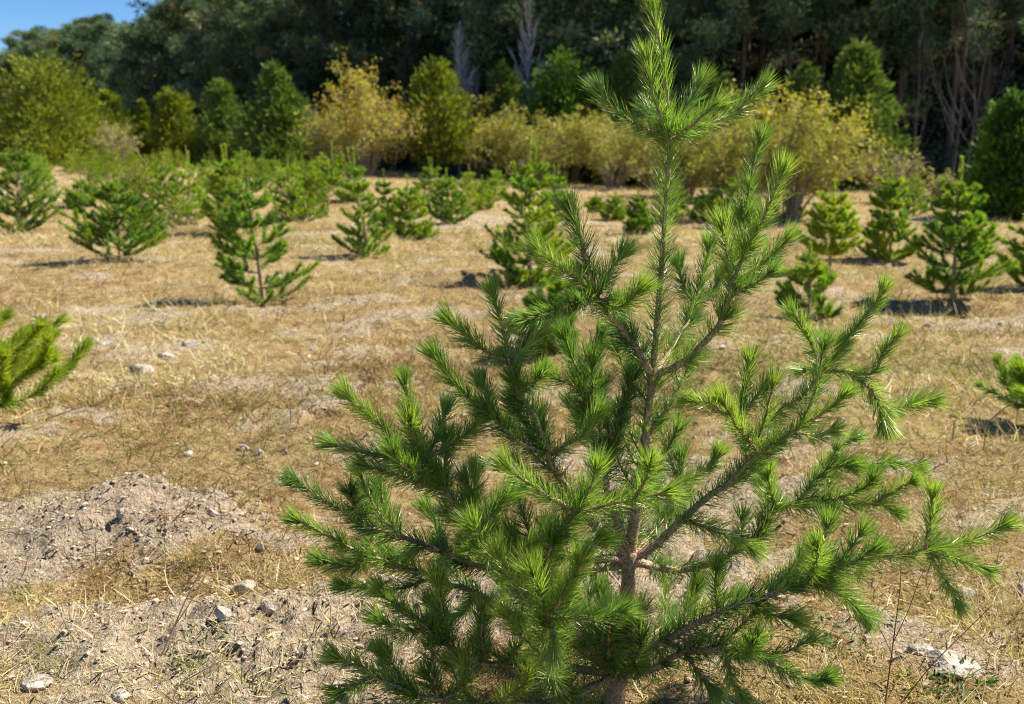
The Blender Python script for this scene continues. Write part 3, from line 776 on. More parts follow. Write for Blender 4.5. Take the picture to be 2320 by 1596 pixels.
tube(w, T1, .029, .0045, 9, .15, rough=.16, power=1.8, flare=.1)
for (x, y, r_) in ((1425, 1268, .025), (1400, 1530, .033), (1480, 850, .0145), (1517, 315, .0085)):      # swollen nodes where the whorls leave the stem
    k = np.argmin(np.abs(T1[:, 2] - at_depth(x, y, PINE_Y)[2]))
    tube(w, T1[max(0, k - 1):k + 2], r_, r_ * .9, 9, .15, rough=.2)
bud(w, T1, .006)
tr = link('trunk', w.mesh('pine_stem', M['wood'], origin=org), t)
nd = MB(); sl_ = arclen(T1); k3 = np.argmin(np.abs(T1[:, 2] - at_depth(1480, 850, PINE_Y)[2])); k4 = np.argmin(np.abs(T1[:, 2] - at_depth(1517, 315, PINE_Y)[2])); k2 = np.argmin(np.abs(T1[:, 2] - at_depth(1440, 1170, PINE_Y)[2]))
needles(nd, T1[k4:], 1500, .058, .0018, 2, .62, 28, 42, 0, .02)
needles(nd, T1[k3:k4 + 2], 1700, .070, .0017, 2, .54, 50, 60, .02, .05)
needles(nd, T1[k2:k3], 1500, .076, .0017, 2, .45, 52, 70, 0, .18, age=1)
for z in range(9):
    i0 = int(len(T1) * (.16 + .32 * rng.random())); o = T1[i0]; az = rng.random() * 6.28
    d = norm(np.array([math.cos(az), abs(math.sin(az)) + .2, .5 + .6 * rng.random()])); l2 = .09 + .16 * rng.random()
    Q = catmull([o, o + d * l2 * .5, o + d * l2 + np.array([0, 0, .25 * l2])], .012)
    tube(w, Q, .0042, .0026, 6, .3, rough=.2)
    needles(nd, Q, 1400, .062, .0017, 2, .45, 40, 60, .1, .06, age=1)
tr.data = w.mesh('pine_stem', M['wood'], origin=org)
tn_ = link('needles', nd.mesh('stem_needles', M['needle'], smooth=True, origin=org), tr, kind='stuff')
for bi, strokes in enumerate(BR):
    w = MB(); nd = MB()
    tb = .50 + .10 * rng.normal()
    for si, st in enumerate(strokes):
        P = catmull(wp(st), .012)
        s = arclen(P); cut = s[-1] - .036
        P = P[s <= max(cut, s[-1] * .5)]
        # a living shoot is never a smooth arc
        s = arclen(P); wob = np.stack([fbm(s * 14 + bi * 3.1 + si, s * 0 + k, 90 + k, 2) - .5 for k in range(3)], -1) * .012 * np.minimum(1, s / .08)[:, None] * np.minimum(1, (s[-1] - s) / .05 + .3)[:, None]
        P = P + wob
        main = si == 0
        ln = s[-1]
        r0 = (.0085 + .006 * min(ln, .7) if main and ln > .3 else .0052)
        tube(w, P, r0, .0030, 7, .1 if main else .3, rough=.22)
        bud(w, P, .0055)
        tt = float(np.clip(tb + .14 * rng.normal() + (0 if main else .06), .15, .85))
        vg = .72 + .45 * rng.random(); lv = .80 + .26 * rng.random()     # vigour and needle length differ from shoot to shoot
        if bi < 6: vg, lv = .7, .92
        if main and ln > .35:
            k = int(len(P) * .25); kk = max(k + 4, int(len(P) * (1 - .22 / ln)))
            needles(nd, P[k:kk], 2100 * vg, .074 * lv, .0017, 2, tt - .10, 52, 68, 0, .10, age=1)
            needles(nd, P[kk - 2:], 2300 * vg, .062 * lv, .0018, 2, tt + .05, 36, 54, 0, .02)
            needles(nd, P[int(len(P) * .08):k + 1], 1500, .074 * lv, .0017, 2, tt - .12, 58, 80, 0, .24, age=2)
        else:
            h = max(2, int(len(P) * max(0., 1 - .20 / ln)))
            if h > 4: needles(nd, P[:h + 1], 2100 * vg, .070 * lv, .0017, 2, tt - .05, 52, 66, .05, .08, age=1)
            needles(nd, P[h - 2 if h > 2 else 0:], 2300 * vg, .062 * lv, .0018, 2, tt + .05, 36, 54, .04 if h < 5 else 0, .03)
    if bi > 9:                                                  # older twigs hidden inside the crown
        P = catmull(wp(strokes[0]), .012); tot = arclen(P)[-1]
        for z in range(int(1 + tot / .24)):
            i0 = int(len(P) * (.34 + .42 * rng.random())); o = P[i0]; ax = norm(P[min(i0 + 3, len(P) - 1)] - P[max(0, i0 - 3)])
            d = norm(ax * .8 + norm(np.cross(ax, rng.normal(size=3))) * np.array([.8, .4, .5]) + np.array([0, .55, .15]))
            l2 = .08 + .12 * rng.random()
            Q = catmull([o, o + d * l2 * .5 + ax * .01, o + d * l2 + np.array([0, 0, .25 * l2])], .012)
            tube(w, Q, .0042, .0026, 6, .3, rough=.2); bud(w, Q, .004)
            needles(nd, Q, 1500, .062, .0017, 2, float(np.clip(tb - .02 + .14 * rng.normal(), .15, .8)), 40, 60, .08, .06, age=1)
    b = link('branch', w.mesh('pine_branch', M['wood'], origin=org), t)
    link('needles', nd.mesh('branch_needles', M['needle'], origin=org), b, kind='stuff')

# ---- saplings of the plantation
def sapling_parts(seed, H, Rw, wd, dens, tint, leaders=1, skirt=.035, open_=.6, nl=.060, up=.42, sg=1):
    """returns stem mesh, stem needles mesh and a list of (branch wood, branch needles); built round the origin"""
    global rng
    keep = rng; rng = np.random.default_rng(seed)
    w = MB(); nd = MB(); out = []
    lean = rng.normal(size=2) * .06 * H
    C = catmull([[0, 0, -.05], [lean[0] * .4, lean[1] * .4, H * .3], [lean[0], lean[1], H * .65], [lean[0] * 1.1, lean[1] * 1.1, H]], .03)
    tube(w, C, .020 * H, .006, 6, .15, rough=.15, flare=.2)
    k = int(len(C) * .76)
    needles(nd, C[k:], dens * 1.1, nl * .8, wd, sg, tint + .15, 30, 40, 0, .02)
    needles(nd, C[int(len(C) * .3):k], dens * .5, nl, wd, sg, tint - .05, 45, 65, 0, .1)
    for q in range(leaders - 1):
        az = rng.random() * 6.28; o = C[int(len(C) * .8)]
        L = catmull([o, o + np.array([math.cos(az) * .05 * H, math.sin(az) * .05 * H, .08 * H]), o + np.array([math.cos(az) * .07 * H, math.sin(az) * .07 * H, .19 * H])], .03)
        tube(w, L, .008, .005, 5, .2); needles(nd, L, dens, nl * .85, wd, sg, tint + .12, 20, 34, 0, .02)
    nw = max(6, int(5 + H * 2.4))
    for i in range(nw):
        f = skirt + (.76 - skirt) * (i / (nw - 1)) ** 1.1
        nb = 5 if i < nw - 1 else 4
        az0 = rng.random() * 6.28
        for j in range(nb):
            if rng.random() < .2 * open_: continue
            az = az0 + 6.283 * j / nb + rng.normal() * .2
            prof = (1 - (f - skirt) / (1.0 - skirt)) ** 1.0 * (.55 + .45 * min(1, (f - skirt) / .15 + .55))
            reach = Rw * prof * (.62 + .62 * rng.random()) + .03 * H
            o = C[int(f * (len(C) - 1))]
            r_ = np.array([math.cos(az), math.sin(az), 0]); side = np.array([-r_[1], r_[0], 0])
            rise = reach * (up + .22 * f) * (.5 + .9 * rng.random())
            E = o + r_ * reach + np.array([0, 0, rise])
            Mi = o + r_ * reach * .55 + np.array([0, 0, rise * .30]) + side * reach * .12 * rng.normal()
            P = catmull([o, Mi, E], .06)
            bw = MB(); bn = MB()
            tube(bw, P, .009 * max(.6, H / 1.5), .004, 5, .2)
            tt = tint + .12 * rng.normal()
            needles(bn, P[len(P) // 5:], dens * .8, nl, wd, sg, tt - .06, 34, 56, 0, .05)
            for (t0, sd, lf) in ((.38, 1, .5), (.45, -1, .5), (.66, 1, .42), (.70, -1, .42), (.86, 1, .34), (.9, -1, .34)):
                if rng.random() < .22 + .12 * open_ or lf * reach < .03: continue
                i0 = int((len(P) - 1) * (t0 + .06 * rng.normal())); s0 = P[min(max(i0, 0), len(P) - 1)]
                d = norm(r_ * .75 + side * sd * (.6 + .35 * rng.random()) + np.array([0, 0, .1 + .6 * rng.random()]))
                l2 = lf * (.7 + .5 * rng.random()) * reach + .05
                Q = catmull([s0, s0 + d * l2 * .5, s0 + d * l2 + np.array([0, 0, .22 * l2])], .08)
                tube(bw, Q, .005, .0035, 3, .3)
                needles(bn, Q, dens, nl, wd, sg, tt + .08, 32, 46, .05, .03)
            out.append((bw, bn))
    rng = keep
    return w, nd, out

def sapling(px, pbase, ptop, halfw, seed, label, tint=.5, leaders=1, base=None, **kw):
    g_ = ground_at(px, pbase) if base is None else np.array(base)
    d = g_[1]
    H = at_depth(px, ptop, d)[2] - g_[2]
    Rw = halfw * d / FV
    wd = max(.0026, .00075 * d); dens = min(1350, 11000 / d)
    w, nd, brs = sapling_parts(seed, H, Rw, wd, dens, tint, leaders, **kw)
    t = thing('pine_sapling', g_, label, 'pine sapling', 'young pines planted in the field')
    tr = link('trunk', w.mesh('sapling_stem', M['wood']), t)
    link('needles', nd.mesh('sapling_stem_needles', M['sapling']), tr, kind='stuff')
    for bw, bn in brs:
        b = link('branch', bw.mesh('sapling_branch', M['wood']), t)
        link('needles', bn.mesh('sapling_needles', M['sapling']), b, kind='stuff')
    return t
sapling(44, 530, 312, 66, 1, 'dark green sapling with open lower branches at the left edge below the biggest juniper', .35, skirt=.06, open_=1.2)
sapling(272, 592, 385, 105, 2, 'wide bushy blue green sapling with several dark lower stems', .3, 1, skirt=.10, up=.62, open_=.4)
sapling(183, 470, 398, 36, 3, 'little round yellowish sapling left of the wide bushy one', .62)
sapling(530, 535, 330, 66, 4, 'bright green sapling with twin upright leaders', .68, 2, skirt=.04)
sapling(598, 685, 350, 100, 5, 'tall open sapling whose lowest boughs spread over a hollow', .45, skirt=.05, open_=1.6)
sapling(742, 492, 322, 34, 6, 'thin pale sapling with long leader and flat top arms', .7, skirt=.45, open_=2)
sapling(690, 500, 352, 58, 7, 'fresh green sapling between the tall open one and the thin pale one', .65)
sapling(838, 582, 340, 58, 8, 'slim sapling with V shaped tip and shadow on its left', .5, 2, skirt=.04, open_=1.3)
sapling(932, 545, 402, 54, 9, 'loose round sapling behind the slim V tipped one', .62)
sapling(1022, 508, 385, 46, 10, 'compact dark green sapling below the see-through juniper', .5, skirt=.06)
sapling(885, 520, 388, 24, 22, 'narrow blue green sapling squeezed behind the loose round one', .3)
sapling(1092, 470, 400, 30, 11, 'small pale green sapling left of the tall middle one', .6)
sapling(1200, 635, 312, 92, 12, 'tall full bright sapling in the middle of the field left of the big pine', .6, 2, skirt=.04)
sapling(1232, 800, 590, 62, 13, 'dark small sapling showing through the left boughs of the big pine', .38, skirt=.08)
sapling(1390, 498, 436, 30, 14, 'little egg shaped sapling on the bare strip left of the pine stem', .4, skirt=.03)
sapling(1353, 482, 440, 22, 15, 'tiny sapling beside the egg shaped one', .45, skirt=.03)
sapling(1448, 530, 432, 34, 16, 'blue green sapling half behind the big pine stem', .25)
sapling(1600, 505, 420, 50, 17, 'yellow green sapling behind the right upper shoots of the big pine', .7)
sapling(1698, 520, 440, 36, 23, 'dark sapling under the golden shrub behind the pine shoots', .35)
sapling(1880, 612, 412, 62, 18, 'bright yellow green sapling standing on a green grass patch', .9, skirt=.2)
sapling(1834, 722, 556, 62, 19, 'low dark sapling in front of the yellow green one', .5, skirt=.06, open_=1.5)
sapling(2018, 592, 372, 54, 20, 'dense spindle shaped sapling with two thin leaders', .55, 2, skirt=.05, open_=0)
sapling(2158, 690, 362, 92, 21, 'large sapling with one long bare leader and two side spikes', .42, 1, skirt=.08, open_=.4)
sapling(2345, 655, 430, 88, 24, 'big bushy sapling cut by the right edge', .5, skirt=.06)
sapling(1790, 500, 430, 26, 25, 'small grey green sapling below the right side of the golden shrub', .4)
sapling(-55, 955, 600, 250, 26, 'long needled young pine reaching in from the left edge', .78, nl=.08, sg=2, skirt=.14, up=.30, open_=1.5)
sapling(2405, 985, 775, 165, 27, 'short sapling reaching in at the right edge above its shadow', .62, up=.2, open_=2.2, nl=.07, sg=2, skirt=.2)

FAR = []
for k in range(5):
    w, nd, brs = sapling_parts(300 + k, 1.55, .5, .024, 190, .62 + .08 * (k % 3), 1 + k % 2, skirt=.06)
    cr = MB(); wood = w
    for bw, bn in brs:
        for a in range(len(bn.v)): cr.add(bn.v[a], bn.f[a] - bn.f[a].min(), bn.t[a])
        for a in range(len(bw.v)): wood.add(bw.v[a], bw.f[a] - bw.f[a].min(), bw.t[a])
    for a in range(len(nd.v)): cr.add(nd.v[a], nd.f[a] - nd.f[a].min(), nd.t[a])
    FAR.append((wood.mesh('far_sapling_stem', M['wood']), cr.mesh('far_sapling_crown', M['sapling'])))
far = []
for row, Yd in enumerate((33, 38, 43, 48, 52)):
    for k in range(28):
        px = 20 + (760 - 20) * (k + fr.uniform(-.3, .3)) / 27
        if 425 < px < 488 - row * 4 or fr.random() < .56: continue
        far.append((px, Yd + fr.uniform(-1.5, 1.5), fr.uniform(.42, .80)))
far += [(380, 21, 1.0), (415, 22.5, 1.02), (345, 24, .95), (95, 30, .8), (470, 33, .7), (498, 26, .95), (650, 24, 1.0), (725, 30, .9), (800, 30, .8), (970, 26, .9), (1065, 27, .8), (1120, 30, .7), (1260, 21, .85), (1520, 24, .8), (1660, 23, .9), (2080, 27, .8)]
for px, Yd, s in far:
    x = at_depth(px, 380, Yd)[0]
    v = fr.randrange(5)
    t = thing('pine_sapling', (x, Yd, float(height(x, Yd))), 'small green pine sapling in the far rows before the shrubs and junipers', 'pine sapling', 'young pines in the far rows')
    t.rotation_euler.z = fr.uniform(0, 6.28); t.scale = (s * fr.uniform(.9, 1.2), s * fr.uniform(.9, 1.2), s)
    link('trunk', FAR[v][0], t); link('crown', FAR[v][1], t)

# ------------------------------------------------------------------ rocks
def rock(px, py, wpx, hpx, seed, label, tilt=0.):
    global rng
    keep = rng; rng = np.random.default_rng(seed)
    g_ = ground_at(px, py + hpx * .4)
    sc = math.hypot(g_[1], CAM_Z) / FV
    a, c = wpx * sc * .5, hpx * sc * .62
    v = ico()[2].copy(); f = ico()[3]
    for _ in range(11):                       # chop flat facets off a round stone
        d = norm(rng.normal(size=3)); h = .55 + .35 * rng.random()
        q = v @ d; v = v - np.outer(np.maximum(q - h, 0), d)
    nn = fbm(v[:, 0] * 3 + seed + 20, v[:, 1] * 3 + v[:, 2] * 2.3 + 20, seed, 4)
    v = v * (1 + .22 * (nn - .5))[:, None]
    ct, st = math.cos(tilt), math.sin(tilt)
    v = v * np.array([a, a * .8, c])
    v = np.stack([v[:, 0] * ct - v[:, 2] * st, v[:, 1], v[:, 0] * st + v[:, 2] * ct], -1)
    mb = MB(); mb.add(v, f, .5)
    o = link('rock', mb.mesh('rock', M['rock'], smooth=False), None, (g_[0], g_[1], g_[2] + c * (.42 if seed in (1, 2, 3, 4, 10, 11, 12, 13) else .08 if seed == 19 else .2)))
    o.rotation_euler.z = rng.random() * 6.28 if wpx < hpx * 1.5 else rng.normal() * .3
    tag(o, label, 'rock', 'rocks lying in the field')
    rng = keep
rock(322, 838, 62, 34, 1, 'biggest pale rock with dark cracks, lying on bare soil at left')
rock(240, 776, 46, 20, 2, 'flat grey rock above and left of the biggest pale rock')
rock(432, 775, 42, 26, 3, 'pointed grey rock above and right of the biggest pale rock', .4)
rock(372, 798, 44, 16, 4, 'low sunken rock between the pointed rock and the biggest one')
rock(92, 716, 40, 16, 5, 'grey flat rock behind the young pine at the left edge')
rock(588, 1022, 26, 22, 6, 'round white stone in the dry grass left of the big pine', 0)
rock(552, 1012, 30, 22, 7, 'dark split stone just left of the round white one')
rock(648, 1028, 12, 11, 8, 'pebble sized white stone right of the round white one')
rock(710, 788, 22, 14, 9, 'small pale stone alone in the grass below the tall open sapling')
rock(555, 1330, 54, 30, 10, 'blocky white stone, rightmost of a broken group on the soil', .2)
rock(512, 1332, 44, 20, 11, 'flat white stone left of the blocky white one')
rock(610, 1370, 44, 34, 12, 'white stone lying below and right of the blocky one', -.3)
rock(505, 1388, 50, 40, 13, 'pale lumpy stone at the foot of the broken stone group', .3)
rock(468, 1422, 34, 26, 14, 'small grey stone left of the pale lumpy stone')
rock(590, 1230, 24, 18, 15, 'little white stone in straw right of the soil mound')
rock(482, 1155, 22, 34, 16, 'upright thin slate stone stuck in the soil mound', .8)
rock(275, 1163, 26, 22, 17, 'dark edged stone on top of the soil mound', .5)
rock(478, 1110, 38, 16, 18, 'flat purple grey stone behind the soil mound')
rock(2150, 1490, 150, 40, 19, 'largest flat white rock half buried at lower right', -.25)
rock(2085, 1470, 60, 24, 20, 'flat white slab leaning beside the largest white rock')
rock(2185, 1340, 50, 20, 21, 'low white rock in grass above the largest white rock')
rock(2315, 1330, 44, 34, 22, 'dark brown stone at the right edge')
rock(1676, 1602, 26, 18, 23, 'small white stone at the bottom under the right boughs')
rock(85, 1540, 70, 24, 24, 'grey layered stone flush with the soil at lower left')
rock(275, 1572, 46, 24, 25, 'brown flake stone at the lower left edge of the frame')
rock(2105, 738, 22, 12, 26, 'tiny white stone right of the large leader sapling')
rock(330, 1268, 20, 14, 27, 'small round stone on the right flank of the soil mound')
rock(700, 985, 14, 10, 28, 'white chip of stone left of the pine boughs')
rock(240, 1372, 20, 14, 29, 'small grey stone below the soil mound')

# ------------------------------------------------------------------ crumbs of soil and gravel
def scatter(n, ya, yb, power=1.0):
    """points spread over the field, denser close by, wider than the view"""
    u = rng.random(n)
    y = ya * (yb / ya) ** (u ** power)
    x = (rng.random(n) * 2 - 1) * (y * .58 + .9)
    return x, y
x, y = scatter(13000, 2.0, 14, 1.25)
k = rng.random(len(x)) < .3 + .7 * soil_mask(x, y)
x, y = x[k], y[k]
n = len(x)
sz = .0025 + .011 * rng.random(n) ** 7 + .0010 * np.maximum(y - 4, 0)
for (c, rx, ry, q) in ((M1, .62, .42, 3000), (M2, .6, .45, 2200), (M3, .6, .35, 1000)):
    r_ = np.sqrt(rng.random(q)); a_ = rng.random(q) * 6.28
    x = np.concatenate([x, c[0] + rx * r_ * np.cos(a_)]); y = np.concatenate([y, c[1] + ry * r_ * np.sin(a_)])
    sz = np.concatenate([sz, .0020 + .008 * rng.random(q) ** 5])
q = 420                                                          # larger pale stones strewn over the field
y2 = 3 + 12 * rng.random(q) ** 1.2; x2 = (rng.random(q) * 2 - 1) * (y2 * .58 + .5)
x = np.concatenate([x, x2]); y = np.concatenate([y, y2]); sz = np.concatenate([sz, .008 + .022 * rng.random(q) ** 3])
n = len(x)
v1, f1 = ico()[0], ico()[1]
keepf = f1
sc3 = sz[:, None] * (.6 + .7 * rng.random((n, 3))) * np.array([1, 1, .7])
V = v1[None] * (1 + .75 * (rng.random((n, len(v1), 1)) - .5)) * sc3[:, None]
an = rng.random(n) * 6.28; ca, sa = np.cos(an)[:, None], np.sin(an)[:, None]
V = np.stack([V[..., 0] * ca - V[..., 1] * sa, V[..., 0] * sa + V[..., 1] * ca, V[..., 2]], -1)
V = V + np.stack([x, y, height(x, y) + sz * .1], -1)[:, None]
# 20 faces would do for every crumb: take the coarse solid
import bmesh
bm = bmesh.new(); bmesh.ops.create_icosphere(bm, subdivisions=1, radius=1); bm.free()
F = (f1[None] + (np.arange(n) * len(v1))[:, None, None]).reshape(-1, 3)
mb = MB(); mb.add(V.reshape(-1, 3), F, np.repeat(np.clip(.52 + .09 * rng.normal(size=n), 0, .86) + np.where(np.arange(n) >= n - 420, .3 * rng.random(n), 0), len(v1)))
tag(link('gravel', mb.mesh('gravel', M['crumb'], smooth=False), kind='stuff'), 'grey brown soil crumbs and gravel on the bare patches', 'gravel', kind='stuff')

# ------------------------------------------------------------------ dry grass
def grass_layer(mb, n, ya, yb, L0, L1, w0, segs, power=1.0, up=.35):
    x, y = scatter(n, ya, yb, power)
    sm = soil_mask(x, y)
    clump = fbm(x * 2.3, y * 2.3, 33, 3)
    k = rng.random(n) < (1.03 - sm * .86) * sstep(.18, .55, clump + .12)
    k &= ((x - PINE[0]) ** 2 + (y - PINE[1]) ** 2) > .05 ** 2
    x, y, clump = x[k], y[k], clump[k]; n = len(x)
    z = height(x, y)
    az = (vnoise(x * 1.7, y * 1.7, 71) * 9 + rng.normal(size=n) * 1.9)
    el = np.abs(rng.normal(size=n)) * up * (.6 + 1.1 * clump) + .06
    D = np.stack([np.cos(az) * np.cos(el), np.sin(az) * np.cos(el), np.sin(el)], -1)
    L = (L0 + (L1 - L0) * rng.random(n) ** 1.8) * (.6 + .8 * clump) * (1 + .02 * np.maximum(y - 4, 0))
    wd = np.maximum(w0 * (.6 + .8 * rng.random(n)), .00042 * y)
    bend = rng.normal(size=(n, 3)) * .28 + np.array([0, 0, -.05]); bend[:, 2] = np.minimum(bend[:, 2], .2)
    zone = fbm(x * .8, y * .8, 51, 3)
    tn = np.clip(.49 + 1.4 * (zone - .5) + .9 * (fbm(x * 5, y * 5, 52, 2) - .5) + .24 * rng.normal(size=n), 0, .88)
    gz = fbm(x * .55 + 4, y * .55, 57, 3)
    tn = np.where(rng.random(n) < .10 + .45 * sstep(.58, .74, gz), .93 + .07 * rng.random(n), tn)
    blades(mb, np.stack([x, y, z - .002], -1), D, L, wd, bend, segs, tn)
mb = MB()
grass_layer(mb, 110000, 1.9, 7.5, .03, .10, .0034, 2, .95, .38)
grass_layer(mb, 15000, 1.9, 9.0, .07, .20, .0028, 3, .95, .75)
grass_layer(mb, 9000, 5, 16, .10, .26, .006, 2, .95, .9)
grass_layer(mb, 85000, 6, 20, .05, .15, .0058, 2, 1.0, .45)
grass_layer(mb, 52000, 16, 52, .08, .20, .012, 2, 1.0, .5)
tag(link('dry_grass', mb.mesh('dry_grass', M['grass']), kind='stuff'), 'matted dry straw coloured grass with green blades covering the field', 'grass', kind='stuff')

# ------------------------------------------------------------------ grass tussocks, weeds and dry stalks
def tussock(px, py, rad, n, L, tint, seed, label, spread=.7, name='grass_tuft'):
    global rng
    keep = rng; rng = np.random.default_rng(seed)
    g_ = ground_at(px, py)
    mb = MB()
    az = rng.random(n) * 6.28; r = rad * np.sqrt(rng.random(n))
    el = np.pi / 2 - np.abs(rng.normal(size=n)) * spread
    el = np.maximum(el, .1)
    a2 = az + rng.normal(size=n) * .6
    D = np.stack([np.cos(a2) * np.cos(el), np.sin(a2) * np.cos(el), np.sin(el)], -1)
    P = np.stack([np.cos(az) * r, np.sin(az) * r, np.zeros(n) - .005], -1)
    bend = np.stack([np.cos(a2) * .3, np.sin(a2) * .3, -.25 - .2 * rng.random(n)], -1) + rng.normal(size=(n, 3)) * .1
    blades(mb, P, D, L * (.4 + .8 * rng.random(n)), .0024, bend, 3, np.clip(tint + .05 * rng.normal(size=n), 0, 1))
    o = link(name, mb.mesh('tuft', M['grass']), None, g_)
    tag(o, label, 'grass tuft', 'tufts in the field')
    rng = keep
tussock(445, 1275, .05, 90, .07, .95, 1, 'short green tuft on the right flank of the soil mound')
tussock(460, 1505, .06, 90, .09, .97, 2, 'green tuft among straw at the lower left', .8)
tussock(85, 1345, .06, 60, .12, .95, 3, 'grey green grass tuft at the left foot of the soil mound')
tussock(100, 1160, .10, 120, .12, .93, 4, 'green brown tuft above the left end of the soil mound', 1.0)
tussock(165, 1440, .18, 200, .12, .66, 5, 'broad heap of bent yellow straw left below the soil mound', 1.1)
tussock(420, 1250, .10, 160, .12, .70, 6, 'yellow tuft standing on the crest of the soil mound')
tussock(590, 1330, .16, 320, .11, .78, 7, 'pale straw tuft right of the white stones', .9)
tussock(165, 1490, .10, 120, .10, .96, 8, 'green blades under the bent straw heap')
tussock(300, 1590, .2, 170, .11, .66, 9, 'straw tuft at the bottom edge left of the stalks', 1.0)
tussock(30, 1590, .2, 150, .11, .66, 10, 'pale straw tuft in the bottom left corner', 1.0)
tussock(560, 1590, .12, 120, .10, .94, 11, 'green tuft at the bottom edge between straws')
tussock(2280, 1440, .2, 340, .2, .74, 12, 'tall straw tuft at the lower right edge', .6)
tussock(2180, 1210, .2, 260, .14, .75, 13, 'straw tuft under the far right bough tip', .8)
tussock(2270, 1080, .25, 300, .16, .95, 14, 'green weeds tuft in the shadow of the right edge sapling', .8)
tussock(1760, 1290, .12, 180, .12, .80, 15, 'pale straw tuft behind the right lower bough')
tussock(2250, 640, .25, 120, .45, .30, 16, 'rusty tall grass tuft beside the big bushy sapling', .35)
tussock(500, 715, .3, 200, .14, .96, 17, 'green tuft in the shade hollow of the tall open sapling', .8)
tussock(130, 590, .3, 150, .45, .72, 18, 'tall yellow grass tuft below the left edge sapling', .4)
tussock(1830, 1600, .18, 220, .14, .68, 19, 'straw tuft at the bottom under the right boughs', .9)
tussock(2010, 1590, .2, 300, .12, .60, 20, 'brown straw tuft at the bottom right', 1.0)
tussock(690, 1300, .12, 180, .13, .75, 21, 'yellow tuft left of the lowest left boughs', .8)
tussock(1930, 620, .5, 500, .10, .98, 22, 'low bright green grass patch under the yellow green sapling', 1.0)
tussock(440, 480, .6, 300, .10, .98, 23, 'yellow green grass patch on the bare strip between sapling rows', 1.0)

def weed(px, py, n, L, tint, seed, label):
    global rng
    keep = rng; rng = np.random.default_rng(seed)
    g_ = ground_at(px, py)
    t = thing('weed_plant', g_, label, 'weed', 'leafy weeds in the grass')
    st = MB()
    for k in range(max(3, n // 12)):
        az = rng.random() * 6.28
        e = np.array([math.cos(az) * L * 2.2, math.sin(az) * L * 2.2, L * (1 + rng.random())])
        tube(st, catmull([[0, 0, -.01], e * np.array([.5, .5, .7]), e], .01), .0016, .0008, 4, .5)
    link('stems', st.mesh('weed_stems', M['redstalk']), t)
    az = rng.random(n) * 6.28; r = L * 2.4 * np.sqrt(rng.random(n))
    P = np.stack([np.cos(az) * r, np.sin(az) * r, L * (.2 + 1.1 * rng.random(n))], -1)
    D = norm(np.stack([np.cos(az), np.sin(az), .3 * rng.normal(size=n)], -1) + rng.normal(size=(n, 3)) * .4)
    mb = MB(); kites(mb, P, D, L * (.5 + .7 * rng.random(n)), L * .32, np.clip(tint + .12 * rng.normal(size=n), 0, 1))
    link('leaves', mb.mesh('weed_leaves', M['weed']), t)
    rng = keep
weed(1850, 1440, 46, .035, .5, 1, 'leafy green weed below the right lower bough')
weed(1905, 1470, 34, .03, .55, 2, 'smaller leafy weed right of the one below the bough')
weed(2180, 1545, 60, .035, .45, 3, 'grey green weed below the largest white rock')
weed(390, 1165, 40, .03, .95, 4, 'red leaved weed on the crest of the soil mound')
weed(1985, 1400, 30, .03, .5, 5, 'bright green weed at the foot of the reddish stalk')
weed(465, 1450, 30, .028, .3, 6, 'small green weed beside the green tuft at lower left')
weed(552, 1145, 24, .03, .4, 7, 'small weed with reddish tip behind the soil mound')
weed(2100, 1560, 30, .03, .5, 8, 'green weed sprig left of the grey green weed at bottom')

def stalk(pts, r, m, label, side=(), name='dry_stalk'):
    """pts: view points with distance, first one on the ground"""
    g_ = ground_at(pts[0][0], pts[0][1])
    W_ = [g_ - np.array([0, 0, .02])] + [at_depth(x, y, g_[1] + d) for x, y, d in pts[1:]]
    t = thing(name, g_, label, 'dry stalk', 'dry stalks standing in the field')
    mb = MB(); tube(mb, catmull(W_, .03), r, r * .45, 5, .5)
    link('stem', mb.mesh('stalk_stem', m, origin=g_), t)
    for sd in side:
        Q = [at_depth(x, y, g_[1] + d) for x, y, d in sd]
        mb = MB(); tube(mb, catmull(Q, .03), r * .6, r * .35, 4, .5)
        link('twig', mb.mesh('stalk_twig', m, origin=g_), t)
    return t
stalk([(2005, 1596, 0), (2025, 1450, -.02), (2040, 1330, -.03), (2042, 1260, -.03)], .0024, M['redstalk'], 'reddish branched stalk below the far right bough',
      [[(2020, 1480, -.02), (1990, 1420, -.05), (1930, 1340, -.08), (1885, 1280, -.1)], [(2025, 1455, -.02), (2060, 1380, 0), (2085, 1310, .02), (2110, 1265, .03)]])
stalk([(2030, 1600, 0), (2110, 1510, 0), (2200, 1420, .02), (2250, 1370, .02)], .0020, M['redstalk'], 'thin leaning brown stalk in front of the largest white rock')
stalk([(1985, 1620, 0), (1960, 1520, 0), (1945, 1450, 0)], .0016, M['stalk'], 'pale thin straw left of the reddish stalk')
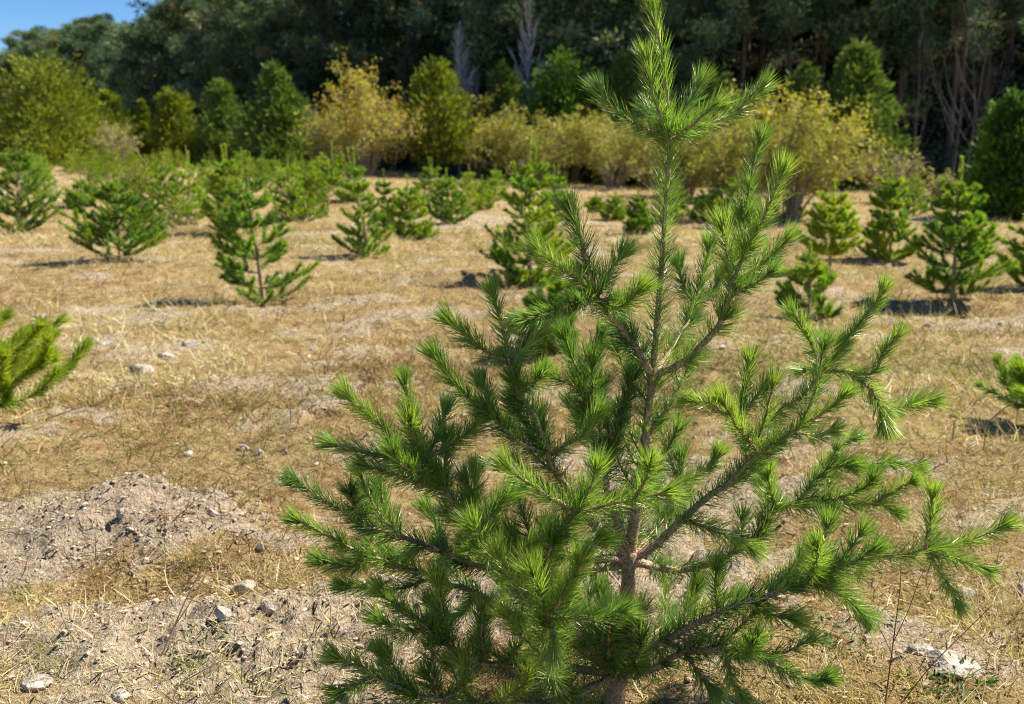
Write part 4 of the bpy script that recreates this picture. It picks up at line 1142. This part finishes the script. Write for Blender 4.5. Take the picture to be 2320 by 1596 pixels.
stalk([(355, 1500, 0), (390, 1430, 0), (425, 1350, 0), (465, 1275, 0)], .0034, M['stalk'], 'long yellow straw slanting up across the soil at lower left', [[(395, 1420, 0), (440, 1350, .01), (490, 1250, .02)]])
stalk([(388, 1615, 0), (400, 1560, 0), (460, 1520, -.02), (535, 1480, -.02)], .0026, M['stalk'], 'pale fallen straw at the bottom below the long slanting one')
stalk([(455, 1600, 0), (510, 1545, 0), (565, 1500, 0)], .0018, M['stalk'], 'short pale straw right of the fallen one')
stalk([(720, 1520, 0), (750, 1400, 0), (735, 1330, 0), (715, 1240, 0)], .0022, M['stalk'], 'green yellow straw left of the lower left boughs')
stalk([(372, 1250, 0), (372, 1180, 0), (380, 1110, 0)], .0016, M['redstalk'], 'thin brown stem beside the red weed on the mound')
stalk([(2190, 690, 0), (2165, 640, 0), (2150, 610, 0)], .006, M['stalk'], 'pale bent straw in front of the large leader sapling', [[(2185, 760, -1.0), (2160, 680, -.5), (2150, 620, 0)]])
stalk([(330, 480, 0), (340, 400, 0), (310, 340, 0), (300, 305, 0)], .010, M['stalk'], 'tall thin dry stalk rising above the wide bushy sapling')
stalk([(392, 500, 0), (410, 420, 0), (422, 370, 0), (420, 330, 0)], .012, M['stalk'], 'dry seed stalk right of the wide bushy sapling')
stalk([(372, 470, 0), (375, 420, 0), (372, 370, 0)], .010, M['stalk'], 'short grey stalk between the two dry stalks')
stalk([(2178, 560, 0), (2125, 530, 0), (2100, 490, 0)], .03, M['grey_bark'], 'grey bare stick leaning right of the spindle shaped sapling')
stalk([(340, 930, 0), (310, 860, 0), (290, 800, 0)], .0022, M['stalk'], 'thin straw left of the biggest pale rock')
stalk([(660, 1060, 0), (655, 1040, 0), (648, 1010, 0)], .003, M['stalk'], 'pale straw standing at the tip of the left bough')
stalk([(650, 1170, 0), (628, 1120, 0), (608, 1085, 0)], .0018, M['redstalk'], 'thin dark stem left of the longest left bough')
stalk([(2230, 960, 0), (2270, 930, 0), (2310, 905, 0)], .006, M['stalk'], 'fallen pale straw below the right edge sapling')
